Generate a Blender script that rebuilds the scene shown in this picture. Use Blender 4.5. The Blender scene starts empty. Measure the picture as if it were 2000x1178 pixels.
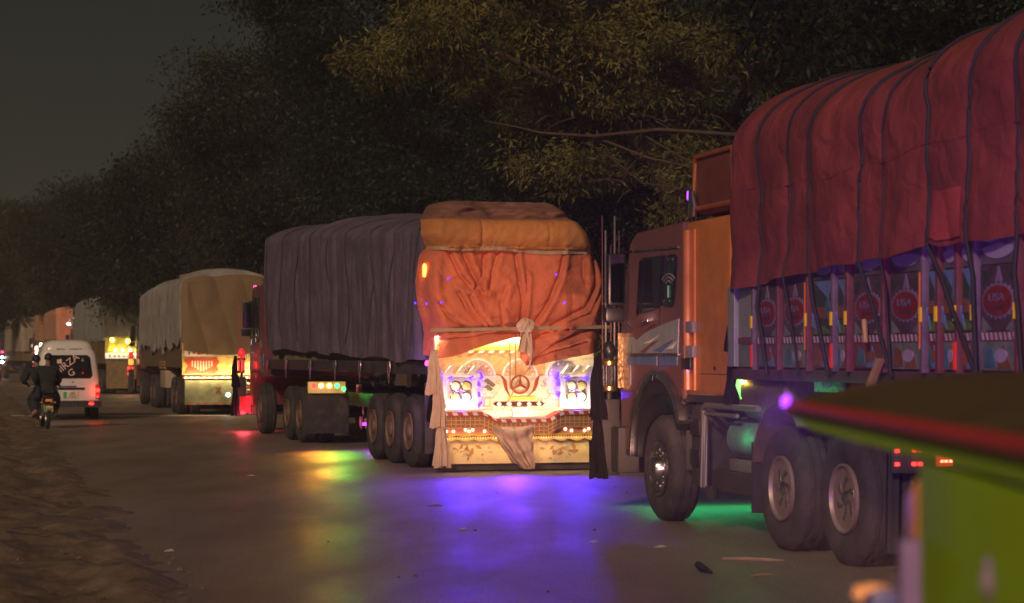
import bpy, bmesh, math, random
import numpy as np
from mathutils import Vector, Matrix, noise as mnoise

random.seed(7)
rng = np.random.default_rng(11)
PI = math.pi
SC = bpy.context.scene
COL = SC.collection

# ------------------------------------------------------------------ camera
F = 4167.0          # focal length in pixels of the 2000 px wide photograph
CAM_Z = 1.7
cam_d = bpy.data.cameras.new('camera')
cam = bpy.data.objects.new('camera', cam_d)
COL.objects.link(cam)
cam.location = (0, 0, CAM_Z)
cam.rotation_euler = (PI / 2, 0, 0)
cam_d.sensor_width = 36.0
cam_d.lens = 36.0 * F / 2000.0
cam_d.shift_y = 106.0 / 2000.0
cam_d.clip_start = 0.1
cam_d.clip_end = 3000
cam_d.dof.use_dof = True
cam_d.dof.focus_distance = 27.0
cam_d.dof.aperture_fstop = 2.6
SC.camera = cam

# ------------------------------------------------------------------ night sky
W = bpy.data.worlds.new('World')
SC.world = W
W.use_nodes = True
nt = W.node_tree
nt.nodes.clear()
o_ = nt.nodes.new('ShaderNodeOutputWorld')
b_ = nt.nodes.new('ShaderNodeBackground')
tc = nt.nodes.new('ShaderNodeTexCoord')
sp = nt.nodes.new('ShaderNodeSeparateXYZ')
rp = nt.nodes.new('ShaderNodeValToRGB')
rp.color_ramp.elements[0].position = 0.0
rp.color_ramp.elements[0].color = (0.020, 0.0215, 0.0165, 1)
rp.color_ramp.elements[1].position = 0.30
rp.color_ramp.elements[1].color = (0.0085, 0.0093, 0.008, 1)
nt.links.new(tc.outputs['Generated'], sp.inputs[0])
nt.links.new(sp.outputs['Z'], rp.inputs[0])
nt.links.new(rp.outputs[0], b_.inputs[0])
b_.inputs[1].default_value = 1.0
nt.links.new(b_.outputs[0], o_.inputs[0])

# the warm glow of the roadside lighting behind the camera
sun_d = bpy.data.lights.new('sun', 'SUN')
sun_d.energy = 1.35
sun_d.angle = math.radians(5)
sun_d.color = (1.0, 0.70, 0.48)
sun = bpy.data.objects.new('sun', sun_d)
COL.objects.link(sun)
sun.rotation_euler = Vector((0.31, 0.90, -0.44)).to_track_quat('-Z', 'Y').to_euler()

SC.render.engine = 'CYCLES'
SC.view_settings.view_transform = 'Standard'
SC.view_settings.look = 'None'
SC.view_settings.exposure = 0.45
SC.view_settings.gamma = 1.0
SC.cycles.use_denoising = True
SC.cycles.max_bounces = 6
SC.cycles.diffuse_bounces = 3
SC.cycles.glossy_bounces = 3
SC.cycles.transparent_max_bounces = 8
SC.cycles.sample_clamp_indirect = 3.0
SC.cycles.sample_clamp_direct = 0.0
SC.cycles.caustics_reflective = False
SC.cycles.caustics_refractive = False

# ------------------------------------------------------------------ helpers
MATS = {}


def M(name, col, rough=0.6, metal=0.0, var=0.25, scale=6.0, bump=0.0, bscale=40.0, emit=0.0, ecol=None,
      coat=0.0, bdist=0.02, dirt=0.0, dscale=3.0, dcol=(0.12, 0.09, 0.06), spec=0.5, trans=0.0):
    if name in MATS:
        return MATS[name]
    m = bpy.data.materials.new(name)
    m.use_nodes = True
    t = m.node_tree
    p = t.nodes['Principled BSDF']
    p.inputs['Roughness'].default_value = rough
    p.inputs['Metallic'].default_value = metal
    p.inputs['Coat Weight'].default_value = coat
    p.inputs['Specular IOR Level'].default_value = spec
    c = t.nodes.new('ShaderNodeTexCoord')
    n = t.nodes.new('ShaderNodeTexNoise')
    n.inputs['Scale'].default_value = scale
    n.inputs['Detail'].default_value = 6
    n.inputs['Roughness'].default_value = 0.65
    t.links.new(c.outputs['Object'], n.inputs['Vector'])
    r = t.nodes.new('ShaderNodeValToRGB')
    r.color_ramp.elements[0].position = 0.28
    r.color_ramp.elements[1].position = 0.72
    lo = [max(0, x * (1 - var)) for x in col]
    hi = [min(1, x * (1 + var * 0.7)) for x in col]
    r.color_ramp.elements[0].color = (*lo, 1)
    r.color_ramp.elements[1].color = (*hi, 1)
    t.links.new(n.outputs['Fac'], r.inputs[0])
    out = r.outputs[0]
    if dirt > 0:
        n2 = t.nodes.new('ShaderNodeTexNoise')
        n2.inputs['Scale'].default_value = dscale
        n2.inputs['Detail'].default_value = 8
        n2.inputs['Roughness'].default_value = 0.7
        t.links.new(c.outputs['Object'], n2.inputs['Vector'])
        r2 = t.nodes.new('ShaderNodeValToRGB')
        r2.color_ramp.elements[0].position = 0.46
        r2.color_ramp.elements[0].color = (0, 0, 0, 1)
        r2.color_ramp.elements[1].position = 0.66
        r2.color_ramp.elements[1].color = (dirt, dirt, dirt, 1)
        t.links.new(n2.outputs['Fac'], r2.inputs[0])
        mx = t.nodes.new('ShaderNodeMix')
        mx.data_type = 'RGBA'
        t.links.new(r2.outputs[0], mx.inputs[0])
        t.links.new(out, mx.inputs[6])
        mx.inputs[7].default_value = (*dcol, 1)
        out = mx.outputs[2]
        rr = t.nodes.new('ShaderNodeMapRange')
        rr.inputs[3].default_value = rough
        rr.inputs[4].default_value = min(1, rough + 0.35)
        t.links.new(r2.outputs[0], rr.inputs[0])
        t.links.new(rr.outputs[0], p.inputs['Roughness'])
    t.links.new(out, p.inputs['Base Color'])
    if bump > 0:
        n3 = t.nodes.new('ShaderNodeTexNoise')
        n3.inputs['Scale'].default_value = bscale
        n3.inputs['Detail'].default_value = 7
        n3.inputs['Distortion'].default_value = 0.6 if bdist > .03 else 0
        t.links.new(c.outputs['Object'], n3.inputs['Vector'])
        bp = t.nodes.new('ShaderNodeBump')
        bp.inputs['Strength'].default_value = bump
        bp.inputs['Distance'].default_value = bdist
        t.links.new(n3.outputs['Fac'], bp.inputs['Height'])
        t.links.new(bp.outputs[0], p.inputs['Normal'])
    if emit > 0:
        p.inputs['Emission Color'].default_value = (*(ecol or col), 1)
        p.inputs['Emission Strength'].default_value = emit
    if trans > 0:
        p.inputs['Transmission Weight'].default_value = trans
    MATS[name] = m
    return m


class MB:
    """Collects shapes; build() links them as ONE mesh object."""

    def __init__(s):
        s.v = []
        s.f = []

    def add(s, vs, fs):
        b = len(s.v)
        s.v += [tuple(v) for v in vs]
        s.f += [tuple(i + b for i in f) for f in fs]
        return s

    def box(s, x0, x1, y0, y1, z0, z1, mt=None):
        vs = [Vector((x, y, z)) for x in (x0, x1) for y in (y0, y1) for z in (z0, z1)]
        if mt is not None:
            vs = [mt @ v for v in vs]
        return s.add(vs, [(0, 1, 3, 2), (4, 6, 7, 5), (0, 4, 5, 1), (2, 3, 7, 6), (0, 2, 6, 4), (1, 5, 7, 3)])

    def tube(s, pts, r, n=8, caps=True):
        pts = [Vector(p) for p in pts]
        k = len(pts)
        rs = r if isinstance(r, (list, tuple)) else [r] * k
        rings = []
        up = Vector((0.13, 0.21, 0.97))
        for i, p in enumerate(pts):
            d = (pts[min(i + 1, k - 1)] - pts[max(i - 1, 0)])
            if d.length < 1e-9:
                d = Vector((0, 0, 1))
            d.normalize()
            u = up if abs(d.dot(up)) < 0.95 else Vector((1, 0, 0))
            a = d.cross(u).normalized()
            b = d.cross(a).normalized()
            rings.append([p + (a * math.cos(2 * PI * j / n) + b * math.sin(2 * PI * j / n)) * rs[i] for j in range(n)])
        vs = [v for q in rings for v in q]
        fs = []
        for i in range(k - 1):
            for j in range(n):
                a, b = i * n + j, i * n + (j + 1) % n
                fs.append((a, b, b + n, a + n))
        if caps:
            fs.append(tuple(range(n - 1, -1, -1)))
            fs.append(tuple((k - 1) * n + j for j in range(n)))
        return s.add(vs, fs)

    def ribbon(s, pts, w, side, th=0.006):
        """flat strip along pts, widened along the vector side, with a little thickness"""
        pts = [Vector(p) for p in pts]
        side = Vector(side).normalized() * w / 2
        k = len(pts)
        vs = []
        for i, p in enumerate(pts):
            d = (pts[min(i + 1, k - 1)] - pts[max(i - 1, 0)]).normalized()
            nn = d.cross(side).normalized() * th / 2
            vs += [p - side - nn, p + side - nn, p + side + nn, p - side + nn]
        fs = []
        for i in range(k - 1):
            for j in range(4):
                a, b = i * 4 + j, i * 4 + (j + 1) % 4
                fs.append((a, b, b + 4, a + 4))
        fs += [(3, 2, 1, 0), tuple((k - 1) * 4 + j for j in range(4))]
        return s.add(vs, fs)

    def lathe(s, prof, mt=None, n=24, close=False):
        """prof: (r, h) pairs round the local Z axis"""
        mt = mt or Matrix.Identity(4)
        vs = []
        for r, h in prof:
            for j in range(n):
                a = 2 * PI * j / n
                vs.append(mt @ Vector((r * math.cos(a), r * math.sin(a), h)))
        k = len(prof)
        fs = []
        for i in range(k - 1 + (1 if close else 0)):
            for j in range(n):
                i2 = (i + 1) % k
                fs.append((i * n + j, i * n + (j + 1) % n, i2 * n + (j + 1) % n, i2 * n + j))
        if not close:
            if prof[0][0] > 1e-6:
                fs.append(tuple(range(n - 1, -1, -1)))
            if prof[-1][0] > 1e-6:
                fs.append(tuple((k - 1) * n + j for j in range(n)))
        return s.add(vs, fs)

    def prism(s, poly, fn, d0, d1):
        """poly of (u, v); fn(u, v, d) gives the point; extruded between d0 and d1"""
        n = len(poly)
        vs = [fn(u, v, d0) for u, v in poly] + [fn(u, v, d1) for u, v in poly]
        fs = [tuple(range(n - 1, -1, -1)), tuple(range(n, 2 * n))]
        fs += [(i, (i + 1) % n, n + (i + 1) % n, n + i) for i in range(n)]
        return s.add(vs, fs)

    def grid(s, fn, nu, nv, closed=False):
        vs = [fn(i / nu, j / nv) for i in range(nu + 1) for j in range(nv + 1)]
        fs = []
        for i in range(nu):
            for j in range(nv):
                a = i * (nv + 1) + j
                fs.append((a, a + nv + 1, a + nv + 2, a + 1))
        return s.add(vs, fs)

    def build(s, name, mat, parent=None, smooth=False, bevel=0.0, seg=2, solid=0.0, loc=None, rot=None, angle=0.6):
        me = bpy.data.meshes.new(name)
        me.from_pydata([tuple(v) for v in s.v], [], s.f)
        bm = bmesh.new()
        bm.from_mesh(me)
        bmesh.ops.recalc_face_normals(bm, faces=bm.faces)
        if bevel > 0:
            es = [e for e in bm.edges if len(e.link_faces) == 2 and e.calc_face_angle(0) > 0.5]
            bmesh.ops.bevel(bm, geom=es, offset=bevel, segments=seg, affect='EDGES', profile=0.6, clamp_overlap=True)
        if solid:
            bmesh.ops.solidify(bm, geom=list(bm.faces), thickness=solid)
        if smooth or bevel > 0:
            for f in bm.faces:
                f.smooth = True
            for e in bm.edges:
                if len(e.link_faces) == 2 and e.calc_face_angle(0) > angle:
                    e.smooth = False
        bm.to_mesh(me)
        bm.free()
        me.materials.append(mat)
        o = bpy.data.objects.new(name, me)
        COL.objects.link(o)
        if parent is not None:
            o.parent = parent
        if loc is not None:
            o.location = loc
        if rot is not None:
            o.rotation_euler = rot
        return o


def tag(o, label=None, cat=None, group=None, kind=None):
    if label:
        o['label'] = label
    if cat:
        o['category'] = cat
    if group:
        o['group'] = group
    if kind:
        o['kind'] = kind
    return o


def empty(name, loc=(0, 0, 0), rz=0.0, parent=None):
    o = bpy.data.objects.new(name, None)
    o.empty_display_size = 0.2
    COL.objects.link(o)
    o.location = loc
    o.rotation_euler = (0, 0, rz)
    o.parent = parent
    return o


def copy_tree(o, parent=None):
    c = o.copy()
    COL.objects.link(c)
    c.parent = parent
    for ch in list(o.children):
        copy_tree(ch, c)
    return c


def text(name, s, size, mat, parent, loc, rot, ext=0.003, xs=1.0, shear=0.0):
    cu = bpy.data.curves.new('lettering', 'FONT')
    cu.body = s
    cu.size = size
    cu.extrude = ext
    cu.align_x = 'CENTER'
    cu.align_y = 'CENTER'
    cu.shear = shear
    cu.resolution_u = 3
    ob = bpy.data.objects.new('lettering', cu)
    COL.objects.link(ob)
    dg = bpy.context.evaluated_depsgraph_get()
    me = bpy.data.meshes.new_from_object(ob.evaluated_get(dg))
    bpy.data.objects.remove(ob)
    me.materials.clear()
    me.materials.append(mat)
    o = bpy.data.objects.new(name, me)
    COL.objects.link(o)
    o.parent = parent
    o.location = loc
    o.rotation_euler = rot
    o.scale = (xs, 1, 1)
    return o


def lamp(name, kind, parent, loc, energy, col, rot=None, **kw):
    d = bpy.data.lights.new(name, kind)
    d.energy = energy
    d.color = col
    for k, v in kw.items():
        setattr(d, k, v)
    o = bpy.data.objects.new(name, d)
    COL.objects.link(o)
    o.parent = parent
    o.location = loc
    if rot is not None:
        o.rotation_euler = rot
    return o


def aim(v):
    return Vector(v).to_track_quat('-Z', 'Y').to_euler()


def n1(x, y=0.0, z=0.0):
    return mnoise.noise(Vector((x, y, z)))


def lerp_tab(tab, x):
    """piecewise linear table of (x, y)"""
    if x <= tab[0][0]:
        return tab[0][1]
    for (a, b), (c, d) in zip(tab, tab[1:]):
        if x <= c:
            return b + (d - b) * (x - a) / (c - a)
    return tab[-1][1]


def sstep(a, b, x):
    t = min(1, max(0, (x - a) / (b - a)))
    return t * t * (3 - 2 * t)


def left_edge(d):
    return -2.22 - 0.25 * (d - 14.67)


# ------------------------------------------------------------------ materials
BLACK = M('black_rubber', (0.018, 0.017, 0.017), 0.75, bump=0.4, bscale=60)
TYRE = M('tyre_rubber', (0.036, 0.031, 0.032), 0.85, var=0.35, bump=0.4, bscale=50, dirt=0.6, dscale=5, dcol=(0.075, 0.06, 0.05))
CHROME = M('worn_chrome', (0.62, 0.6, 0.6), 0.22, metal=1.0, var=0.2, dirt=0.5, dcol=(0.2, 0.16, 0.13))
STEEL = M('dusty_steel', (0.30, 0.27, 0.25), 0.5, metal=0.5, var=0.3, dirt=0.6, dcol=(0.2, 0.15, 0.11))
RIMP = M('rim_paint', (0.17, 0.10, 0.07), 0.6, var=0.4, dirt=0.5)
CHASSIS = M('chassis_paint', (0.035, 0.03, 0.03), 0.6, var=0.4, dirt=0.6, dcol=(0.08, 0.06, 0.05))
GLASS = M('dark_glass', (0.012, 0.012, 0.016), 0.06, var=0.1, spec=0.8)
BLACKP = M('black_plastic', (0.015, 0.014, 0.016), 0.35, var=0.3)
GOLD = M('brass_ornament', (0.65, 0.42, 0.14), 0.3, metal=0.9, var=0.3)
WHITEP = M('white_paint', (0.78, 0.75, 0.68), 0.4, var=0.1, dirt=0.3)
CREAM = M('cream_enamel', (0.80, 0.74, 0.52), 0.4, var=0.22, scale=18, dirt=0.35, dscale=9, dcol=(0.55, 0.36, 0.16))
REDP = M('red_paint', (0.50, 0.07, 0.045), 0.45, var=0.25, dirt=0.3)
MAROON = M('maroon_paint', (0.17, 0.045, 0.06), 0.5, var=0.35, scale=10, dirt=0.4)
YELLOWP = M('yellow_paint', (0.85, 0.6, 0.06), 0.45, var=0.15)
BROWNR = M('brown_emblem_paint', (0.30, 0.055, 0.02), 0.45, var=0.2)
CLOTHK = M('black_cloth', (0.010, 0.008, 0.012), 0.95, var=0.4, bump=0.5, bscale=80, spec=0.1)
ROPE = M('grey_rope', (0.05, 0.045, 0.055), 0.9, var=0.4, bump=0.5, bscale=90)
BARK = M('bark', (0.085, 0.055, 0.035), 0.9, var=0.5, scale=4, bump=0.8, bscale=12)


def emitter(name, col, s):
    return M(name, col, 0.4, var=0.02, emit=s, ecol=col)


E_RED = emitter('red_led', (1.0, 0.022, 0.018), 5)
E_GREEN = emitter('green_led', (0.03, 1.0, 0.15), 5)
E_YEL = emitter('amber_led', (1.0, 0.62, 0.08), 12)
E_WARM = emitter('warm_bulb', (1.0, 0.8, 0.5), 14)
E_WHITE = emitter('white_led', (0.9, 0.95, 1.0), 18)
E_BLUE = emitter('blue_led', (0.06, 0.015, 1.0), 4)
E_VIOL = emitter('violet_led', (0.33, 0.05, 1.0), 2.2)
E_ORANGE = emitter('orange_lamp', (1.0, 0.33, 0.05), 4)
E_PINK = emitter('pink_led', (1.0, 0.05, 0.2), 4)

# ================================================================== setting
def road_material():
    m = bpy.data.materials.new('asphalt')
    m.use_nodes = True
    t = m.node_tree
    p = t.nodes['Principled BSDF']
    c = t.nodes.new('ShaderNodeTexCoord')

    def nz(scale, detail=6, rough=0.6, sc=None):
        n = t.nodes.new('ShaderNodeTexNoise')
        n.inputs['Scale'].default_value = scale
        n.inputs['Detail'].default_value = detail
        n.inputs['Roughness'].default_value = rough
        if sc:
            mp = t.nodes.new('ShaderNodeMapping')
            mp.inputs['Scale'].default_value = sc
            mp.inputs['Rotation'].default_value = (0, 0, math.radians(-14))
            t.links.new(c.outputs['Object'], mp.inputs[0])
            t.links.new(mp.outputs[0], n.inputs['Vector'])
        else:
            t.links.new(c.outputs['Object'], n.inputs['Vector'])
        return n
    a = nz(0.55, 8, 0.65, (1.0, 0.25, 1.0))
    b = nz(45.0, 4)
    r = t.nodes.new('ShaderNodeValToRGB')
    r.color_ramp.elements[0].position = 0.3
    r.color_ramp.elements[0].color = (0.135, 0.11, 0.09, 1)
    r.color_ramp.elements[1].position = 0.7
    r.color_ramp.elements[1].color = (0.33, 0.27, 0.212, 1)
    t.links.new(a.outputs['Fac'], r.inputs[0])
    r2 = t.nodes.new('ShaderNodeValToRGB')
    r2.color_ramp.elements[0].position = 0.3
    r2.color_ramp.elements[0].color = (0.45, 0.45, 0.45, 1)
    r2.color_ramp.elements[1].position = 0.75
    r2.color_ramp.elements[1].color = (1.45, 1.4, 1.35, 1)
    t.links.new(b.outputs['Fac'], r2.inputs[0])
    mx = t.nodes.new('ShaderNodeMix')
    mx.data_type = 'RGBA'
    mx.blend_type = 'MULTIPLY'
    mx.inputs[0].default_value = 1
    t.links.new(r.outputs[0], mx.inputs[6])
    t.links.new(r2.outputs[0], mx.inputs[7])
    t.links.new(mx.outputs[2], p.inputs['Base Color'])
    d = nz(0.9, 6, 0.6, (1.0, 0.3, 1.0))
    mr = t.nodes.new('ShaderNodeMapRange')
    mr.inputs[1].default_value = 0.3
    mr.inputs[2].default_value = 0.7
    mr.inputs[3].default_value = 0.36
    mr.inputs[4].default_value = 0.58
    t.links.new(d.outputs['Fac'], mr.inputs[0])
    t.links.new(mr.outputs[0], p.inputs['Roughness'])
    e1 = nz(9.0, 5)
    e2 = nz(26.0, 6, 0.7)
    b1 = t.nodes.new('ShaderNodeBump')
    b1.inputs['Strength'].default_value = 0.6
    b1.inputs['Distance'].default_value = 0.012
    t.links.new(e1.outputs['Fac'], b1.inputs['Height'])
    b2 = t.nodes.new('ShaderNodeBump')
    b2.inputs['Strength'].default_value = 0.8
    b2.inputs['Distance'].default_value = 0.012
    t.links.new(e2.outputs['Fac'], b2.inputs['Height'])
    t.links.new(b1.outputs[0], b2.inputs['Normal'])
    t.links.new(b2.outputs[0], p.inputs['Normal'])
    return m


ASPHALT = road_material()
DIRT = M('dry_dirt', (0.16, 0.115, 0.075), 0.95, var=0.6, scale=3.0, bump=1.0, bscale=11, dirt=0.7, dscale=0.8, dcol=(0.08, 0.058, 0.04))

g = MB().add([(-900, -60, -0.03), (900, -60, -0.03), (900, 1600, -0.03), (-900, 1600, -0.03)], [(0, 1, 2, 3)])
tag(g.build('ground', DIRT), kind='structure')
ROADW = 8.9
g = MB()
dd = [-20, 0, 10, 20, 30, 45, 60, 80, 110, 150, 200, 300, 420]
vs = []
for d in dd:
    vs += [(left_edge(d) - 0.25, d, 0), (left_edge(d) + ROADW, d, 0)]
g.add(vs, [(2 * i, 2 * i + 1, 2 * i + 3, 2 * i + 2) for i in range(len(dd) - 1)])
road = tag(g.build('road', ASPHALT), kind='structure')

# light edge painted in as a pale strip across the carriageway by the van
g = MB()
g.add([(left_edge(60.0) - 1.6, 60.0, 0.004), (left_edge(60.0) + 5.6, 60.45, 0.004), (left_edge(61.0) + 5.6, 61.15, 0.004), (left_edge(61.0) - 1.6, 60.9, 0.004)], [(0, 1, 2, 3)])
g.build('light_edge_strip', M('light_edge_paint', (0.8, 0.74, 0.6), 0.6, var=0.2, scale=3, dirt=0.35, dscale=2.0, dcol=(0.16, 0.13, 0.1)), road)


# dirt shoulder with ruts and lumps, its ragged edge lying over the asphalt
def shoulder(side):
    g = MB()
    nd, no = 420, 110

    def fn(u, v):
        d = 11.5 + 75 * (u ** 1.6)
        o = v * 9.0                      # metres out from the road edge
        if side < 0:
            ex = left_edge(d) + 0.42
            x = ex - o
        else:
            x = left_edge(d) + ROADW - 0.3 + o
        rut = 0.030 * math.sin(o * 4.4 + 1.2 * n1(d * 0.25, o * 0.3)) * sstep(0.3, 1.2, o)
        lump = 0.10 * n1(d * 0.7, o * .9, 3) + 0.07 * n1(d * 2.2, o * 2.2, 7) + 0.05 * n1(d * 6, o * 5, 2) + 0.02 * n1(d * 14, o * 11, 2)
        h = -0.028 + 0.05 * sstep(0.0, 0.9, o + 0.5 * n1(d * 0.8, 4.2) + 0.25 * n1(d * 2.7, 1.1)) + (rut + lump) * sstep(0.1, 0.8, o)
        return (x, d, max(h, -0.05) if o > 0.02 else -0.02)
    g.grid(fn, nd, no)
    o = g.build('dirt_shoulder', DIRT, smooth=True)
    return tag(o, kind='structure')


shoulder(-1)
shoulder(1)

# loose stones and litter on the shoulder: too many to count
g = MB()
for i in range(900):
    d = 12 + 40 * random.random() ** 1.7
    o = 0.1 + abs(random.gauss(0, 2.2))
    if random.random() < 0.12:
        o = -random.random() * 7
    x = left_edge(d) + 0.3 - o
    r = 0.008 + 0.022 * random.random() ** 3
    z = 0.015 if o > 0 else 0.0
    pts = [(x + r * random.uniform(.6, 1.2) * math.cos(a), d + r * random.uniform(.6, 1.3) * math.sin(a), z) for a in (0, 1.25, 2.5, 3.8, 5)]
    g.add(pts + [(x, d, z + r * random.uniform(.4, .9))], [(0, 1, 5), (1, 2, 5), (2, 3, 5), (3, 4, 5), (4, 0, 5)])
st = g.build('gravel', M('stone_chips', (0.15, 0.115, 0.08), 0.8, var=0.5, scale=2))
tag(st, 'loose stone chips scattered over the dirt shoulder and road', 'gravel', kind='stuff')


# ------------------------------------------------------------------ trees
def leaf_material(name, col, col2, trans=0.25):
    m = bpy.data.materials.new(name)
    m.use_nodes = True
    t = m.node_tree
    p = t.nodes['Principled BSDF']
    p.inputs['Roughness'].default_value = 0.55
    p.inputs['Specular IOR Level'].default_value = 0.3
    c = t.nodes.new('ShaderNodeTexCoord')
    n = t.nodes.new('ShaderNodeTexNoise')
    n.inputs['Scale'].default_value = 1.1
    n.inputs['Detail'].default_value = 8
    n.inputs['Roughness'].default_value = 0.8
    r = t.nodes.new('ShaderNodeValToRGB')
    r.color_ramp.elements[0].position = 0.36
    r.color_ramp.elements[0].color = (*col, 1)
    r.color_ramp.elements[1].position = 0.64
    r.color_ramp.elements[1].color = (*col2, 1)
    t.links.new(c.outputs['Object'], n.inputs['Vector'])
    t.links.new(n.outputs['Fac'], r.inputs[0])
    t.links.new(r.outputs[0], p.inputs['Base Color'])
    tr = t.nodes.new('ShaderNodeBsdfTranslucent')
    t.links.new(r.outputs[0], tr.inputs[0])
    ms = t.nodes.new('ShaderNodeMixShader')
    ms.inputs[0].default_value = trans
    t.links.new(p.outputs[0], ms.inputs[1])
    t.links.new(tr.outputs[0], ms.inputs[2])
    t.links.new(ms.outputs[0], t.nodes['Material Output'].inputs[0])
    return m


LEAF_DARK = leaf_material('dark_leaves', (0.007, 0.018, 0.008), (0.018, 0.037, 0.016))
LEAF_LIT = leaf_material('lit_olive_leaves', (0.044, 0.060, 0.014), (0.235, 0.205, 0.055))  # lamplight put into the colour, brighter than the other trees
LEAF_MID = leaf_material('grey_green_leaves', (0.014, 0.024, 0.011), (0.040, 0.052, 0.024))


def leaves(centres, radii, per, L, Wd, droop=0.35):
    """rhombic leaves round clump centres; returns verts, quads as arrays"""
    nc = len(centres)
    c = np.repeat(np.asarray(centres), per, axis=0)
    rr = np.repeat(np.asarray(radii), per)[:, None]
    n = len(c)
    off = rng.normal(size=(n, 3))
    off /= np.linalg.norm(off, axis=1)[:, None] + 1e-9
    off *= (rng.random((n, 1)) ** 0.45) * rr
    off[:, 2] *= 0.75
    base = c + off
    d = off / (rr + 1e-6) * 0.8 + rng.normal(size=(n, 3)) * 0.55
    d[:, 2] -= droop
    d /= np.linalg.norm(d, axis=1)[:, None] + 1e-9
    q = rng.normal(size=(n, 3))
    s = np.cross(d, q)
    s /= np.linalg.norm(s, axis=1)[:, None] + 1e-9
    l = L * (0.6 + 0.8 * rng.random((n, 1)))
    w = Wd * (0.6 + 0.8 * rng.random((n, 1)))
    v = np.empty((n, 4, 3))
    v[:, 0] = base
    v[:, 1] = base + d * l * 0.45 + s * w * 0.5
    v[:, 2] = base + d * l
    v[:, 3] = base + d * l * 0.45 - s * w * 0.5
    return v.reshape(-1, 3)


def quad_mesh(name, v, mat, parent):
    n = len(v) // 4
    me = bpy.data.meshes.new(name)
    me.vertices.add(len(v))
    me.vertices.foreach_set('co', np.ascontiguousarray(v, dtype=np.float32).ravel())
    me.loops.add(n * 4)
    me.loops.foreach_set('vertex_index', np.arange(n * 4, dtype=np.int32))
    me.polygons.add(n)
    me.polygons.foreach_set('loop_start', np.arange(0, n * 4, 4, dtype=np.int32))
    me.update()
    me.materials.append(mat)
    o = bpy.data.objects.new(name, me)
    COL.objects.link(o)
    o.parent = parent
    return o


def tree(name, label, loc, lobes, mat, nclump, per, L, Wd, group=None, clump=0.75, cat='tree', trunk_r=0.26, twigs=True):
    """lobes: list of (centre, radii) ellipsoids in the tree's own frame; clumps sit in their shells"""
    root = tag(empty(name, loc), label, cat, group)
    cen, rad = [], []
    vol = [r[0] * r[1] + r[1] * r[2] + r[0] * r[2] for _, r in lobes]
    for (c, r), w in zip(lobes, vol):
        k = max(4, int(nclump * w / sum(vol)))
        nb = max(3, k // 9)
        boughs = []
        for _ in range(nb):
            u = rng.normal(size=3)
            u /= np.linalg.norm(u)
            boughs.append((np.array(c) + u * np.array(r) * (1.0 - 0.4 * rng.random() ** 2), 0.16 * (0.6 + 0.9 * rng.random()) * (r[0] + r[1] + r[2]) / 3 + .25))
        for q in range(k):
            bc, br = boughs[q % nb]
            u = rng.normal(size=3)
            u /= np.linalg.norm(u)
            pnt = bc + u * br * (rng.random() ** .5) * np.array((1.25, 1.1, .8))
            if pnt[2] < 0.15:
                continue
            cen.append(pnt)
            rad.append(clump * (0.55 + 0.9 * rng.random()))
    cen = np.array(cen)
    v = leaves(cen, rad, per, L, Wd)
    tag(quad_mesh('crown', v, mat, root), kind='stuff')
    # trunk and limbs
    c0, r0 = lobes[0]
    top = Vector(c0)
    fork = Vector((top.x * 0.25, top.y * 0.25, max(0.5, (c0[2] - r0[2]) * 0.75)))
    MB().tube([(0, 0, -0.1), (0.05, 0.02, fork.z * 0.5), fork], [trunk_r * 1.25, trunk_r, trunk_r * 0.85], 9).build('trunk', BARK, root, smooth=True)
    for j in range(6 if twigs else 3):
        e = Vector(cen[int(rng.integers(len(cen)))])
        mid = (fork + e) / 2 + Vector((random.uniform(-.5, .5), random.uniform(-.5, .5), random.uniform(0, .8)))
        MB().tube([fork - Vector((0, 0, .2)), fork.lerp(mid, .5) + Vector((0, 0, .15)), mid, e], [trunk_r * .6, trunk_r * .42, trunk_r * .28, 0.03], 7).build('limb', BARK, root, smooth=True)
    return root


def row_x(d):
    return 1.2 - 0.256 * (d - 31.0)


# the near tree, the truck lights on its foliage put into the leaf colour
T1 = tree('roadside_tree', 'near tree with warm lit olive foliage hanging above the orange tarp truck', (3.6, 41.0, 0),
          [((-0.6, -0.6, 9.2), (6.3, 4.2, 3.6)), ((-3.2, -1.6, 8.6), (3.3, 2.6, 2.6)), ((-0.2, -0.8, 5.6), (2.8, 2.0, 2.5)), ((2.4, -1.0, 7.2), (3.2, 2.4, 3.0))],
          LEAF_LIT, 860, 230, 0.145, 0.034, group='trees along the road', clump=0.55)
for pts, r in (
        ([(3.05, -3.0, 5.80), (2.0, -3.3, 5.66), (1.2, -3.4, 5.70), (.3, -3.4, 5.60), (-1.0, -3.5, 5.68), (-2.2, -3.5, 5.56), (-3.1, -3.5, 5.62), (-3.6, -3.5, 5.74), (-4.1, -3.6, 5.82)], [.042, .04, .036, .034, .03, .026, .02, .014, .008]),
        ([(-2.3, -3.4, 5.62), (-1.2, -3.3, 5.2), (0.2, -3.2, 4.9), (1.3, -3.1, 4.6)], [.028, .024, .02, .008]),
        ([(-1.4, -3.4, 5.66), (-0.6, -3.3, 5.2), (0.5, -3.2, 4.86)], [.022, .016, .006]),
        ([(-2.0, -3.4, 5.3), (-1.3, -3.3, 4.75), (0.0, -3.2, 4.62)], [.018, .013, .005]),
        ([(-4.6, -3.6, 8.3), (-3.6, -3.5, 8.05), (-3.0, -3.4, 8.0)], [.03, .024, .012])):
    MB().tube([Vector(p) - Vector((0, 0, 0)) for p in pts], r, 6).build('branch', BARK, T1, smooth=True)
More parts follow.
